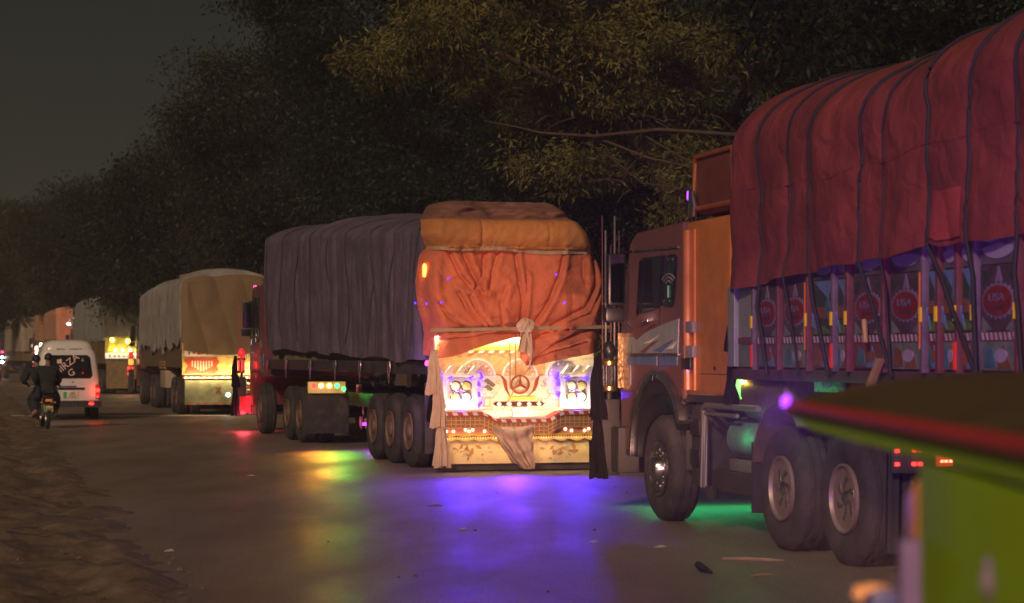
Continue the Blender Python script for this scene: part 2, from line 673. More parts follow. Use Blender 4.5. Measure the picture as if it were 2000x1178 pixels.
for k in range(26):
    a = Vector((random.uniform(-3.6, 1.4), -3.3, random.uniform(4.5, 6.0)))
    dv = Vector((random.uniform(-.7, .7), random.uniform(-.3, .3), random.uniform(-.5, .2)))
    MB().tube([a, a + dv * .5 + Vector((0, 0, .06)), a + dv], [.012, .008, .003], 5).build('twig', BARK, T1)

tree('roadside_tree', 'dark tree rising behind the red tarp of the nearest truck', (9.6, 29.5, 0),
     [((-1.0, 0, 8.6), (6.0, 4.0, 3.9)), ((-3.5, 1, 6.6), (3.0, 3.0, 2.6)), ((2, 0, 6), (4, 3, 3)), ((-2.5, 3, 9.5), (6, 2.5, 3))], LEAF_DARK, 900, 110, 0.16, 0.05, group='trees along the road', clump=0.8)
tree('roadside_tree', 'dark tree behind the front end of the grey tarp truck', (1.4, 54.0, 0),
     [((-1.4, 0, 8.3), (6.4, 5.2, 3.9)), ((-3.9, -1, 10.2), (3.8, 3.6, 2.8)), ((0, -1, 5.0), (5.6, 4.0, 2.2))], LEAF_DARK, 1150, 190, 0.13, 0.05, group='trees along the road', clump=0.85)
tree('roadside_tree', 'dark tree whose lowest grey green branches sag over the brown tarp truck', (-3.4, 66.5, 0),
     [((-1.2, 0, 7.8), (6.2, 5.2, 4.0)), ((-3.4, -1, 8.4), (3.9, 3.6, 2.8)), ((1.4, -3.6, 6.0), (4.6, 2.2, 1.0))], LEAF_MID, 1050, 180, 0.14, 0.052, group='trees along the road', clump=0.85)
TXT = ['tall dark tree beyond the brown tarp truck, cut against the night sky',
       'dark tree in the row above the teal tarp truck',
       'dark tree in the row above the rust tarp truck',
       'low dark tree in the row behind the van roof',
       'small hazy tree near the end of the row',
       'smallest hazy tree at the far end of the row']
for k, (d, sc, sh) in enumerate(((79, .88, 4.8), (94, .92, 4.0), (110, .97, 3.0), (127, 1.02, 2.0), (147, 1.08, -.6), (170, 1.18, -3.0))):
    tree('roadside_tree', TXT[k], (row_x(d) + sh, d, 0),
         [((-2.2, 0, 7.4 * sc), (5.8 * sc, 5.2, 4.0 * sc)), ((-4.6, -1, 7.6 * sc), (3.4, 3.6, 2.8)), ((3.2, -1, 3.6), (5.0, 4.0, 2.4))],
         LEAF_DARK if k < 3 else LEAF_MID, 700 if k < 2 else 520, 150, 0.17 + 0.022 * k, 0.065 + .011 * k, group='trees along the road', clump=1.0, twigs=k < 2)
# bushes that close the view under the crowns
BTX = ['pale leafy bush between the orange tarp truck and the silver cab', 'dark bush behind the silver cab', 'dark bush behind the grey tarp',
       'dark bush behind the mirror of the grey tarp truck', 'dark bush behind the brown tarp truck', 'dark bush behind the teal tarp truck', 'hazy dark bush behind the rust tarp truck']
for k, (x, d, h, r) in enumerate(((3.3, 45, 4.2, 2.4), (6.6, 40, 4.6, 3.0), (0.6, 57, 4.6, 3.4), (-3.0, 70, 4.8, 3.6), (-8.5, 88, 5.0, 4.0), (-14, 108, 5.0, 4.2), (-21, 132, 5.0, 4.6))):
    tree('bush', BTX[k], (x, d, 0), [((0, 0, h * .5), (r, r * .8, h * .5))], LEAF_LIT if k == 0 else LEAF_DARK, 120, 60, 0.24 if k < 2 else 0.36, 0.07 if k < 2 else 0.13,
         group='bushes under the trees', clump=0.6, cat='bush', trunk_r=0.09, twigs=False)

# ================================================================== truck pieces
WM = {}


def wheel_meshes(style):
    if style in WM:
        return WM[style]
    prof = [(.275, -.03), (.33, .0), (.42, .014), (.49, .002), (.528, -.028), (.547, -.06), (.547, -.098), (.53, -.102), (.53, -.112), (.547, -.116),
            (.547, -.178), (.53, -.182), (.53, -.192), (.547, -.196), (.547, -.24), (.528, -.272), (.49, -.30), (.40, -.31), (.275, -.28)]
    n = 72
    g = MB()
    vs = []
    for r, h in prof:
        for j in range(n):
            q = r
            if r > .52 and (h > -.1 or h < -.19) and j % 4 == 0:
                q -= .013
            if r > .54 and -.18 < h < -.11 and j % 6 == 0:
                q -= .014
            a = 2 * PI * j / n
            vs.append((-h, q * math.cos(a), q * math.sin(a)))
    k = len(prof)
    fs = [(i * n + j, i * n + (j + 1) % n, ((i + 1) % k) * n + (j + 1) % n, ((i + 1) % k) * n + j) for i in range(k) for j in range(n)]
    g.add(vs, fs)
    ty = g.build('tyre', TYRE, smooth=True, angle=0.5)
    mt = Matrix(((0, 0, -1, 0), (1, 0, 0, 0), (0, -1, 0, 0), (0, 0, 0, 1)))   # axis z -> -x
    parts = [ty]
    if style == 'star':
        r = MB()
        r.lathe([(.285, -.02), (.283, .008), (.268, .012), (.255, -.012), (.245, -.075), (.02, -.085)], mt, 48)
        parts.append(r.build('rim', M('greased_rim', (0.33, 0.25, 0.2), 0.45, metal=0.4, var=0.3, dirt=0.4), smooth=True))
        c = MB()
        c.lathe([(.205, -.075), (.20, -.05), (.175, -.045), (.165, -.07)], mt, 40)
        c.lathe([(.075, -.07), (.07, -.02), (.05, .0), (.03, .006), (0.001, .008)], mt, 24)
        for q in range(6):
            a0 = q * PI / 3
            poly = []
            for t in range(7):
                rr = .055 + .125 * t / 6
                poly.append((rr * math.cos(a0 + t * .10 - .30 + .10 * t / 6), rr * math.sin(a0 + t * .10 - .30 + .10 * t / 6)))
            for t in range(6, -1, -1):
                rr = .055 + .125 * t / 6
                poly.append((rr * math.cos(a0 + t * .10 + .16), rr * math.sin(a0 + t * .10 + .16)))
            c.prism(poly, lambda u, v, d: (-d, u, v), -.06, -.018)
        parts.append(c.build('hub_cover', CHROME, smooth=True))
        b = MB()
        b.lathe([(.17, -.068), (.02, -.066)], mt, 24)
        parts.append(b.build('hub_recess', BLACKP))
    elif style == 'dome':
        r = MB()
        r.lathe([(.285, -.02), (.283, .01), (.268, .016), (.25, -.01), (.238, -.05), (.16, -.045), (.14, -.04), (.13, .04), (.11, .07), (.06, .085), (.001, .088)], mt, 48)
        for q in range(10):
            a = q * PI / 5
            r.lathe([(.017, 0), (.017, .035), (.009, .046)], mt @ Matrix.Translation((.188 * math.cos(a), .188 * math.sin(a), -.05)), 8)
        parts.append(r.build('rim', CHROME, smooth=True))
        h = MB()
        for q in range(10):
            a = (q + .5) * PI / 5
            h.lathe([(.026, -.049), (.02, -.042), (.001, -.044)], mt @ Matrix.Translation((.218 * math.cos(a), .218 * math.sin(a), 0)), 10)
        parts.append(h.build('hand_hole', BLACKP))
    else:
        r = MB()
        r.lathe([(.285, -.02), (.283, .008), (.268, .012), (.25, -.02), (.235, -.10), (.15, -.11), (.13, -.06), (.11, .01), (.05, .03), (.001, .032)], mt, 36)
        for q in range(8):
            a = q * PI / 4
            r.lathe([(.016, 0), (.016, .03)], mt @ Matrix.Translation((.185 * math.cos(a), .185 * math.sin(a), -.108)), 6)
        parts.append(r.build('rim', RIMP, smooth=True))
    meshes = [(p.name.split('.')[0], p.data) for p in parts]
    for p in parts:
        bpy.data.objects.remove(p)
    WM[style] = meshes
    return meshes


def wheel(parent, x, y, style='plain', right=False, dual=False, r=.547, turn=0.0):
    w = empty('wheel', (x, y, r - 0.004), (PI if right else 0) + turn, parent)
    for nm, me in wheel_meshes(style):
        o = bpy.data.objects.new(nm, me)
        COL.objects.link(o)
        o.parent = w
        o.rotation_euler = (random.uniform(0, 6), 0, 0)
    if dual:
        o = bpy.data.objects.new('tyre', wheel_meshes(style)[0][1])
        COL.objects.link(o)
        o.parent = w
        o.location = (0.345, 0, 0)
        o.rotation_euler = (1.0, 0, 0)
    return w


def axle(parent, y, W=1.1):
    MB().tube([(-W, y, .55), (W, y, .55)], .07, 10).build('axle', CHASSIS, parent, smooth=True)


def tarp(parent, name, mat, y0, y1, Wd, zb, zt, bulge, nu=64, nv=200, crown=0.2, sh=0.45, hem=0.03, front_round=0.35, rear_round=0.0, solid=0.0):
    """cloth over the load: section from the near hem up, over the crown and down the far side"""
    def fn(u, v):
        y = y0 + (y1 - y0) * v
        b, t = zb(y), zt(y)
        s = u * 2 if u <= .5 else (1 - u) * 2          # 0 at the hem, 1 at the crown
        sx = -1 if u <= .5 else 1
        zs = t - sh
        if s < .62:
            q = s / .62
            x, z = Wd, b + (zs - b) * q
            nx, nz = 1, 0
        else:
            a = (s - .62) / .38 * PI / 2
            ca, sa = math.cos(a), math.sin(a)
            x, z = Wd * (abs(ca) ** .62), zs + (sh + crown * (1 - abs(ca))) * (sa ** .8)
            nx, nz = ca, sa
        f = bulge(y, z, s)
        z += hem * n1(y * 2.2, 5.5) * (1 - sstep(0, .25, s))
        e = 1 - front_round * sstep(y1 - .55, y1 + .05, y) ** 2 * 0.35 - rear_round * sstep(y0 + .5, y0 - .05, y) ** 2 * 0.35
        x *= e
        z = b + (z - b) * (1 - (1 - e) * .6)
        return (sx * (x + nx * f), y, z + nz * f)
    g = MB()
    g.grid(fn, nu, nv)
    # close the front
    k = nv
    ring = [i * (nv + 1) + k for i in range(nu + 1)]
    g.f.append(tuple(ring))
    ring0 = [i * (nv + 1) for i in range(nu + 1)]
    g.f.append(tuple(reversed(ring0)))
    o = g.build(name, mat, parent, smooth=True, angle=1.2)
    return o, fn


def tassel(parent, x, y, z0, z1, r, mat, name='tassel', tiers=2, n=40, seed=0.0, flat=0.6):
    """hanging cloth streamer in gathered tiers"""
    g = MB()
    for t in range(tiers):
        a, b = z0 + (z1 - z0) * t / tiers, z0 + (z1 - z0) * (t + 1) / tiers - .04
        prof = []
        rows = 12
        vs = []
        for i in range(rows + 1):
            q = i / rows
            rr = r * (.35 + .65 * q ** .7) * (1 + .12 * t)
            for j in range(n):
                an = 2 * PI * j / n
                k = 1 + (.10 + .22 * q) * math.sin(an * 8 + seed + t + 1.5 * n1(q * 2, an, seed))
                vs.append((x + rr * k * math.cos(an) + .03 * n1(q * 2 + seed, t), y + rr * k * math.sin(an) * flat, a + (b - a) * q + .02 * math.sin(an * 3 + t) * q))
        fs = [(i * n + j, i * n + (j + 1) % n, (i + 1) * n + (j + 1) % n, (i + 1) * n + j) for i in range(rows) for j in range(n)]
        fs.append(tuple(range(n)))
        g.add(vs, fs)
    return g.build(name, mat, parent, smooth=True, angle=1.3)


def front_pole(parent, x, y, zt=3.2, zl=1.75, lit=None, tass=True, bar=REDP):
    """the ornamental post on the bumper corner: lantern, tall rods, cloth streamer"""
    MB().box(x - .10, x + .10, y - .08, y + .08, .38, 1.22).build('bumper_post', CHASSIS, parent, bevel=.015)
    MB().tube([(x, y, 1.2), (x, y, zl)], .03, 8).build('pole', CHASSIS, parent)
    g = MB()
    g.lathe([(.06, 0), (.085, .02), (.085, .06), (.06, .08)], Matrix.Translation((x, y, zl - .42)), 16)
    g.lathe([(.06, 0), (.09, .02), (.09, .06), (.06, .08)], Matrix.Translation((x, y, zl - .14)), 16)
    lt = g.build('lantern', GOLD, parent, smooth=True)
    for q in range(8):
        a = q * PI / 4
        MB().tube([(x + .065 * math.cos(a), y + .065 * math.sin(a), zl - .36), (x + .065 * math.cos(a), y + .065 * math.sin(a), zl - .12)], .011, 5).build('lantern_bar', lit[0] if (lit and q % 2 == 0) else CHROME, lt)
    MB().lathe([(.001, 0), (.05, .01), (.075, .06), (.08, .10), (.06, .16), (.03, .20), (.001, .21)], Matrix.Translation((x, y, zl - .06)), 16).build('finial', M('red_finial', (.5, .02, .03), .3, emit=.7, ecol=(1, .02, .04)) if lit else BLACKP, parent, smooth=True)
    for q, dx in enumerate((-.075, -.03, .02, .07, .11)):
        MB().tube([(x + dx, y + .03 * (q % 2), zl - .1), (x + dx * 1.05, y + .03 * (q % 2), zt - .16 * (q % 3))], .008 + .003 * (q % 2), 5).build('rod', (bar if q % 2 == 0 else STEEL), parent)
    if tass:
        tassel(parent, x - .15, y - .06, zl - .02, .40, .085, CLOTHK, 'cloth_streamer', 2, seed=x)


def mirror(parent, x, y, z0, z1, w=.2, glow=None):
    MB().box(x - w, x, y - .05, y + .07, z0 + .12, z1).build('wing_mirror', BLACKP, parent, bevel=.03)
    MB().box(x - w + .025, x - .025, y - .062, y - .052, z0 + .15, z1 - .03).build('mirror_glass', M('mirror_glass', (.35, .33, .36), .04, metal=1.0, var=.05), parent)
    MB().box(x - w - .03, x - .02, y - .06, y + .07, z0 - .06, z0 + .1).build('wing_mirror', BLACKP, parent, bevel=.03)
    MB().tube([(x - .05, y, z1 + .01), (x + .12, y + .02, z1 + .03), (x + .2, y + .05, z1 - .05)], .014, 6).build('mirror_arm', BLACKP, parent)
    MB().tube([(x - .05, y, z0 - .05), (x + .1, y, z0 - .16), (x + .14, y, z0 - .30)], .016, 6).build('mirror_arm', BLACKP, parent)
    MB().lathe([(.03, 0), (.06, .03), (.06, .12), (.03, .16)], Matrix.Translation((x + .13, y - .02, z0 - .42)), 12).build('mirror_arm', BLACKP, parent, smooth=True)


def simple_cab(parent, y0, y1, mat, z1=3.0, W=1.2):
    """cab-over cab with glass, arch and bumper"""
    ym = (y0 + y1) / 2
    poly = [(y1, .6), (y1 + .04, 1.5), (y1 + .02, 1.95), (y1 - .35, z1 - .08), (y1 - .55, z1), (y0, z1), (y0, 1.25)]
    for a in range(120, -1, -15):
        poly.append((ym - .15 + .72 * math.cos(math.radians(a)), .62 + .72 * math.sin(math.radians(a))))
    poly.append((ym + .58, .6))
    body = MB().prism(poly, lambda u, v, d: (d, u, v), -W, W).build('cab', mat, parent, bevel=.05)
    side = lambda u, v, d: (-W - d, u, v)
    MB().prism([(y1 - .75, 2.0), (y1 - .2, 1.95), (y1 - .5, z1 - .25), (y1 - .8, z1 - .25)], side, -.01, .012).build('side_window', GLASS, body, bevel=.008)
    MB().prism([(y1 - 1.35, 2.0), (y1 - .85, 2.0), (y1 - .9, z1 - .25), (y1 - 1.35, z1 - .25)], side, -.01, .012).build('side_window', GLASS, body, bevel=.008)
    MB().prism([(y0 + .1, 1.35), (y1 - .1, 1.35), (y1 - .08, 1.75), (y0 + .1, 1.75)], side, -.01, .010).build('door_panel', CHROME, body, bevel=.006)
    MB().box(-W - .05, W + .05, y1 - .1, y1 + .22, .38, .85).build('bumper', CHASSIS, parent, bevel=.03)
    return body


SIDE_CLOTH = M('grey_violet_canvas', (0.112, 0.090, 0.132), 0.85, var=0.4, scale=1.6, bump=0.7, bscale=5, bdist=.05, dirt=0.35, dscale=1.2, dcol=(0.045, 0.038, 0.05))
REAR_CLOTH = M('orange_canvas', (0.52, 0.135, 0.062), 0.8, var=0.25, scale=1.4, bump=0.7, bscale=6, bdist=.045, dirt=0.35, dscale=1.6, dcol=(0.34, 0.12, 0.065))
RED_CLOTH = M('dark_red_canvas', (0.21, 0.036, 0.036), 0.85, var=0.45, scale=1.1, bump=0.7, bscale=4.5, bdist=.06, dirt=0.35, dscale=0.8, dcol=(0.10, 0.02, 0.032))
BEIGE_CLOTH = M('beige_cloth', (0.52, 0.37, 0.28), 0.85, var=0.2, bump=0.3, bscale=40)


def hazard(parent, poly_fn, n, name='hazard_stripe', mat=None):
    """n slanted pale stripes laid along a strip"""
    for k in range(n):
        poly_fn(k / n, (k + .5) / n).build(name, mat or WHITEP, parent)


# ================================================================== truck with the orange rear tarp
CT = math.radians(15.7)
tc_ = tag(empty('cargo_truck', (0.03, 31.5, 0), CT), 'grey tarp truck with a brightly lit decorated tail under orange red canvas', 'truck', 'loaded trucks queued along the road')
SX, SZ = 127.3, 132.3


def cp(px, py):
    return ((px - 999) / SX, CAM_Z - (py - 695) / SZ)


def cplate(name, pix, mat, parent, d1, d0=-.02, bevel=0.0):
    return MB().prism([cp(*q) for q in pix], lambda u, v, d: (u, -d, v), d0, d1).build(name, mat, parent, bevel=bevel)


def rect(x0, y0, x1, y1):
    return [(x0, y1), (x1, y1), (x1, y0), (x0, y0)]


def disc(px, py, rx, ry=None, n=20, a0=0, a1=2 * PI):
    ry = ry or rx
    return [(px + rx * math.cos(a0 + (a1 - a0) * k / n), py - ry * math.sin(a0 + (a1 - a0) * k / n)) for k in range(n + (0 if abs(a1 - a0 - 2 * PI) < 1e-6 else 1))]


# chassis and load
MB().box(-.45, -.33, .3, 17.4, .75, 1.0).box(.33, .45, .3, 17.4, .75, 1.0).build('chassis_rail', CHASSIS, tc_)
MB().box(-1.2, 1.2, .15, 15.5, 1.42, 1.62).build('load_bed', CHASSIS, tc_, bevel=.01)
MB().box(-1.10, 1.10, .25, 15.2, 1.6, 3.3).build('load', M('sacking', (.2, .16, .1), .9), tc_)


def c_bulge(y, z, s):
    ph = y / 1.02 + .95 * n1(y * .5, z * .22, 1.7) + .2 * n1(y * 1.7, z * .8)
    fr = abs(math.sin(PI * ph))
    gate = .55 + .6 * n1(y * .8, .3)
    sag = .05 * n1(y * .35, z * .5, 4)
    return (fr ** .4) * .17 * gate + 1.3 * sag + .045 * n1(y * 2.3, z * .7, 9) + .02 * n1(y * 6, z * 1.3, 9) - .05


CTARP, cfn = tarp(tc_, 'tarp', SIDE_CLOTH, .12, 15.6, 1.24, lambda y: 1.60 + .017 * y + .03 * math.sin(y * 2.1), lambda y: lerp_tab([(0, 3.72), (4.6, 3.86), (5.6, 3.84), (6.2, 3.98), (15.6, 4.36)], y),
                  c_bulge, nu=72, nv=300, crown=.14, sh=.22, rear_round=.8)
for k in range(9):
    y = .9 + k * 1.75 + .3 * n1(k * 3.3)
    pts = []
    for i in range(15):
        u = .03 + .47 * i / 14
        p = Vector(cfn(u, (y + .15 * math.sin(i * .5 + k) - .12) / 15.48))
        pts.append(p + Vector((-.012, 0, .006)))
    MB().tube(pts, .011, 5).build('rope', ROPE, CTARP)
for y in (5.2, 7.4, 9.9, 12.6, 15.0, 2.9):
    MB().prism([(y - .09, 1.62), (y + .09, 1.62), (y + .10, 1.50), (y + .03, 1.33), (y, 1.24), (y - .03, 1.33), (y - .10, 1.50)], lambda u, v, d: (-1.24 - d, u, v), 0, .02).build('pendant', CHROME, tc_, bevel=.006)

for y in (1.45, 2.75, 4.05):
    wheel(tc_, -1.27, y, 'plain', dual=True)
    wheel(tc_, 1.27, y, 'plain', right=True, dual=True)
    axle(tc_, y)
for y in (11.1, 12.5):
    wheel(tc_, -1.25, y, 'plain', dual=True)
    wheel(tc_, 1.25, y, 'plain', right=True, dual=True)
    axle(tc_, y)
wheel(tc_, -1.25, 16.0, 'plain')
wheel(tc_, 1.25, 16.0, 'plain', right=True)
axle(tc_, 16.0)
cabC = simple_cab(tc_, 15.7, 17.75, M('dark_red_cab', (.16, .04, .04), .3, var=.3, coat=.3), z1=3.25)
mirror(tc_, -1.22, 17.35, 2.2, 2.9)
front_pole(tc_, -1.40, 17.7, 3.0, 1.72, lit=(E_RED,))
tassel(tc_, -1.02, 17.3, 1.35, .75, .1, M('violet_cloth', (.28, .05, .45), .8), 'cloth_streamer', 1, seed=3)
MB().lathe([(.001, 0), (.035, .01), (.045, .04), (.03, .07), (.001, .08)], Matrix.Translation((-1.15, 17.3, 3.2)), 12).build('marker_lamp', E_PINK, tc_, smooth=True)
MB().lathe([(.001, 0), (.035, .01), (.045, .04), (.03, .07), (.001, .08)], Matrix.Translation((-.85, 17.3, 3.25)), 12).build('marker_lamp', E_RED, tc_, smooth=True)
g = MB().box(-1.47, -1.2, 17.62, 17.9, .42, .80)
g.build('corner_lamp', M('red_lens', (.7, .02, .04), .25, var=.3, scale=30, emit=.8, ecol=(1, .02, .03)), tc_, bevel=.02)
lamp('corner_lamp_light', 'POINT', tc_, (-1.38, 17.5, .36), 22, (1, .06, .10), shadow_soft_size=.08)
lamp('violet_lamp_light', 'POINT', tc_, (-.5, 7.4, .40), 14, (.55, .08, 1), shadow_soft_size=.08)
MB().tube([(-.75, 7.4, .47), (-.25, 7.4, .47)], .03, 8).build('underbody_lamp', E_VIOL, tc_)

# mud flap behind the tandem with the coloured light bar
MB().box(-1.24, -.42, 10.28, 10.32, .20, 1.02).build('mud_flap', M('mud_flap', (.032, .03, .022), .8, var=.3, dirt=.5), tc_, bevel=.01)
fl = MB().box(-1.22, -.50, 10.2, 10.32, .98, 1.20).build('light_bar', M('light_bar_lens', (.45, .33, .12), .3, var=.5, scale=14, emit=.35, ecol=(1, .5, .12)), tc_, bevel=.012)
for k, (x, cm) in enumerate(((-1.12, E_RED), (-.98, E_YEL), (-.82, E_YEL), (-.67, E_GREEN))):
    MB().lathe([(.001, .03), (.03, .024), (.046, 0)], Matrix.Translation((x, 10.195, 1.125)) @ Matrix.Rotation(PI / 2, 4, 'X'), 14).build('led', cm, fl, smooth=True)
MB().lathe([(.001, .03), (.03, .024), (.04, 0)], Matrix.Translation((-.535, 10.195, 1.06)) @ Matrix.Rotation(PI / 2, 4, 'X'), 14).build('led', E_GREEN, fl, smooth=True)
lamp('light_bar_red', 'SPOT', tc_, (-1.12, 10.1, 1.1), 60, (1, .14, .03), aim((-.19, -1, -.06)), spot_size=.75, spot_blend=1, shadow_soft_size=.04)
lamp('light_bar_amber', 'SPOT', tc_, (-.9, 10.1, 1.1), 85, (1, .5, .03), aim((-.19, -1, -.06)), spot_size=.75, spot_blend=1, shadow_soft_size=.04)
lamp('light_bar_green', 'SPOT', tc_, (-.6, 10.1, 1.1), 75, (.05, 1, .12), aim((-.19, -1, -.06)), spot_size=.75, spot_blend=1, shadow_soft_size=.04)
# copper ornaments beside the bar
COPPER = M('copper_ornament', (.75, .34, .16), .35, metal=.8, var=.3)
for x, z0, z1, w in ((-.40, .72, 1.16, .05), (-.32, .55, .80, .02), (-.36, .30, .55, .035), (-.27, .30, .52, .03)):
    MB().prism([(x - w, z1), (x + w, z1), (x + w, z0 + .08), (x, z0), (x - w, z0 + .08)], lambda u, v, d: (u, 9.4 - d, v), 0, .02).build('ornament', COPPER, tc_, bevel=.005)

# ---- lit tail board
tail = cplate('tail_board', rect(846, 655, 1156, 828), CREAM, tc_, .0, -.08)
OCHRE = M('ochre_panel', (.68, .42, .16), .5, var=.35, scale=14, dirt=.4, dscale=10, dcol=(.75, .55, .28))
GREYP = M('grey_scroll_paint', (.42, .37, .26), .5, var=.3, scale=20)
cplate('upper_panel', rect(850, 664, 1060, 733), OCHRE, tail, .008, 0)
cplate('yellow_strip', rect(850, 677, 1060, 684), YELLOWP, tail, .016, 0)
for k in range(9):
    x = 868 + k * 20
    cplate('hazard_stripe', [(x, 690), (x + 9, 690), (x + 13, 685), (x + 4, 685)], WHITEP, tail, .016, 0)
for cx in (928, 1010, 1095):
    g = MB()
    for r0, r1 in ((35, 31), (29, 28)):
        ring = disc(cx, 735, r0, r0, 20, 0, PI) + list(reversed(disc(cx, 735, r1, r1, 20, 0, PI)))
        g.prism([cp(*q) for q in ring], lambda u, v, d: (u, -d, v), 0, .02)
    g.build('arch_trim', WHITEP, tail)
    for k in range(9):
        a = PI * (k + .5) / 9
        cplate('stud', disc(cx + 25 * math.cos(a), 735 - 25 * math.sin(a), 2.0, n=8), WHITEP, tail, .024, 0)
for k in range(7):
    cplate('trim_line', rect(940 + k * 17, 735 + 5 * (k % 2), 955 + k * 17, 737 + 5 * (k % 2)), WHITEP, tail, .012, 0)
cplate('trim_line', rect(935, 735, 1080, 738), WHITEP, tail, .018, 0)
cplate('trim_line', rect(935, 799, 1080, 801), GREYP, tail, .012, 0)
# scroll work and little painted birds on the enamel
for k in range(46):
    x, y = random.uniform(930, 1085), random.uniform(738, 806)
    if 970 < x < 1055 and 730 < y < 776:
        continue
    r = random.uniform(2, 6)
    a = random.uniform(0, 6)
    ring = disc(x, y, r, r * .8, 9, a, a + 3.6) + list(reversed(disc(x, y, r * .72, r * .5, 9, a, a + 3.6)))
    cplate('scroll', ring, GREYP if k % 3 else OCHRE, tail, .005 + .001 * (k % 4), 0)
for k in range(5):
    x, y = 940 + 5 * (k % 3), 745 + 4 * k
    cplate('painted_leaf', [(x, y), (x + 9, y + 3), (x + 13, y - 2), (x + 7, y - 6)], M('olive_paint', (.2, .16, .06), .5), tail, .009 + .001 * k, 0)
# emblem: ring with three spokes between two horns
g = MB()
ring = disc(1010, 751, 19, 19, 36)
inner = disc(1010, 751, 15.5, 15.5, 36)
for k in range(36):
    q = [ring[k], ring[(k + 1) % 36], inner[(k + 1) % 36], inner[k]]
    g.prism([cp(*z) for z in q], lambda u, v, d: (u, -d, v), 0, .03)
g.build('ring_emblem', BROWNR, tail)
for a in (90, 210, 330):
    a = math.radians(a)
    dx, dy = math.cos(a), -math.sin(a)
    nx, ny = -dy, dx
    cplate('emblem_spoke', [(1010 + nx * 3, 751 + ny * 3), (1010 - nx * 3, 751 - ny * 3), (1010 + dx * 16.5 - nx, 751 + dy * 16.5 - ny), (1010 + dx * 16.5 + nx, 751 + dy * 16.5 + ny)], BROWNR, tail, .034, 0)
for sgn in (-1, 1):
    pts = [(46, 730), (36, 734), (30, 742), (28.5, 752), (26, 762), (20, 773)] if sgn < 0 else [(44, 730), (36, 735), (32.5, 743), (31, 752), (27, 763), (15, 773)]
    wd = [.5, 2.4, 3.2, 3.0, 2.6, .5]
    out = [(1010 + sgn * (p[0] + w), p[1]) for p, w in zip(pts, wd)] + [(1010 + sgn * (p[0] - w), p[1] + 1) for p, w in zip(reversed(pts), reversed(wd))]
    cplate('horn_emblem', out, BROWNR, tail, .03, 0)
cplate('yellow_strip', rect(985, 775, 1041, 781), YELLOWP, tail, .016, 0)
cplate('lamp_strip', [(958, 789), (963, 785), (1053, 785), (1058, 789), (1053, 793), (963, 793)], M('lamp_strip', (.06, .015, .01), .3), tail, .02, 0)
for k in range(5):
    x = 969 + k * 19.5
    cplate('diamond', [(x - 5, 789), (x, 784), (x + 5, 789), (x, 794)], WHITEP, tail, .03, 0)
cplate('small_frame', rect(940, 776, 953, 794), OCHRE, tail, .014, 0)
cplate('small_frame_panel', rect(943, 779, 950, 791), CREAM, tail, .018, 0)
npl = cplate('number_plate', rect(995, 796, 1025, 813), WHITEP, tail, .05, 0, bevel=.004)
u_, v_ = cp(1010, 801)
text('plate_lettering', 'RDL', .05, BROWNR, npl, (u_, -.052, v_), (PI / 2, 0, 0))
u_, v_ = cp(1010, 807.5)
text('plate_lettering', 'SMBTCU', .062, BROWNR, npl, (u_, -.052, v_), (PI / 2, 0, 0))


# light boxes
def light_box(x0, x1, nm):
    w = x1 - x0
    bx_ = cplate('light_box', rect(x0, 735, x1, 797), WHITEP, tc_, .10, 0, bevel=.01)
    cplate('lamp_panel', rect(x0 + w * .17, 744, x1 - w * .17, 786), M('lamp_panel', (.62, .55, .62), .4, var=.3, scale=20), bx_, .108, .09)
    for i in range(2):
        for j in range(2):
            cx, cy = x0 + w * (.35 + .31 * i), 754 + 21 * j
            u, v = cp(cx, cy)
            mt = Matrix.Translation((u, -.105, v)) @ Matrix.Rotation(PI / 2, 4, 'X')
            MB().lathe([(.082, 0), (.085, .03), (.076, .034), (.072, .018)], mt, 20).build('lamp_ring', CHROME, bx_, smooth=True)
            MB().lathe([(.072, .012), (.05, .026), (.001, .032)], mt, 20).build('lamp_lens', M('amber_lens_%d' % ((i + j) % 2), (.75, .5, .15) if (i + j) % 2 else (.85, .75, .55), .2, var=.3, scale=25, emit=.15 if (i + j) % 2 else .4, ecol=(1, .7, .25)), bx_, smooth=True)
    for k in range(3):
        x = x0 + 2 + k * w / 3
        cplate('hood_stripe', [(x, 731), (x + w * .17, 731), (x + w * .38, 714), (x + w * .21, 714)], WHITEP, bx_, .13 + .004 * k, .03)
    cplate('hood', rect(x0 - 3, 729, x1 + 3, 736), WHITEP, bx_, .16, 0, bevel=.006)
    # blue marker lamps round the frame
    for sx_, s0 in ((x0 - 3, -1), (x1 + 3, 1)):
        cplate('blue_lamp', [(sx_, 727), (sx_ + 3 * s0, 726), (sx_ + 7 * s0, 738), (sx_ + 3 * s0, 740)], E_BLUE, bx_, .14, .02)
        for yy in (750, 770):
            cplate('blue_lamp', disc(sx_, yy, 2.6, 5, 8), E_BLUE, bx_, .11, .02)
    cplate('blue_lamp', [(x1 + 2, 790), (x1 + 8, 783), (x1 + 9, 786), (x1 + 3, 795)], E_BLUE, bx_, .11, .02)
    for q in (.2, .8):
        x = x0 + w * q
        cplate('blue_lamp', [(x - 4, 737), (x + 3, 733), (x + 4, 735), (x - 3, 740)], E_BLUE, bx_, .172, .10)
    cplate('violet_strip', rect(x0 + 3, 789, x1 - 3, 795), M('violet_strip', (.5, .2, .75), .3, emit=.9, ecol=(.5, .12, 1)), bx_, .112, .09)
    u, v = cp((x0 + x1) / 2, 790)
    lamp('blue_beam', 'SPOT', tc_, (u, -.22, v), 205, (.06, .012, 1.0), aim((-1.1, -4.1, -.78)), spot_size=math.radians(80), spot_blend=1.0, shadow_soft_size=.12)
    lamp('violet_glow', 'POINT', tc_, (u, -.26, v + .06), 2.2, (.4, .12, 1.0), shadow_soft_size=.03)


light_box(858, 925, 'a')
light_box(1086, 1148, 'b')

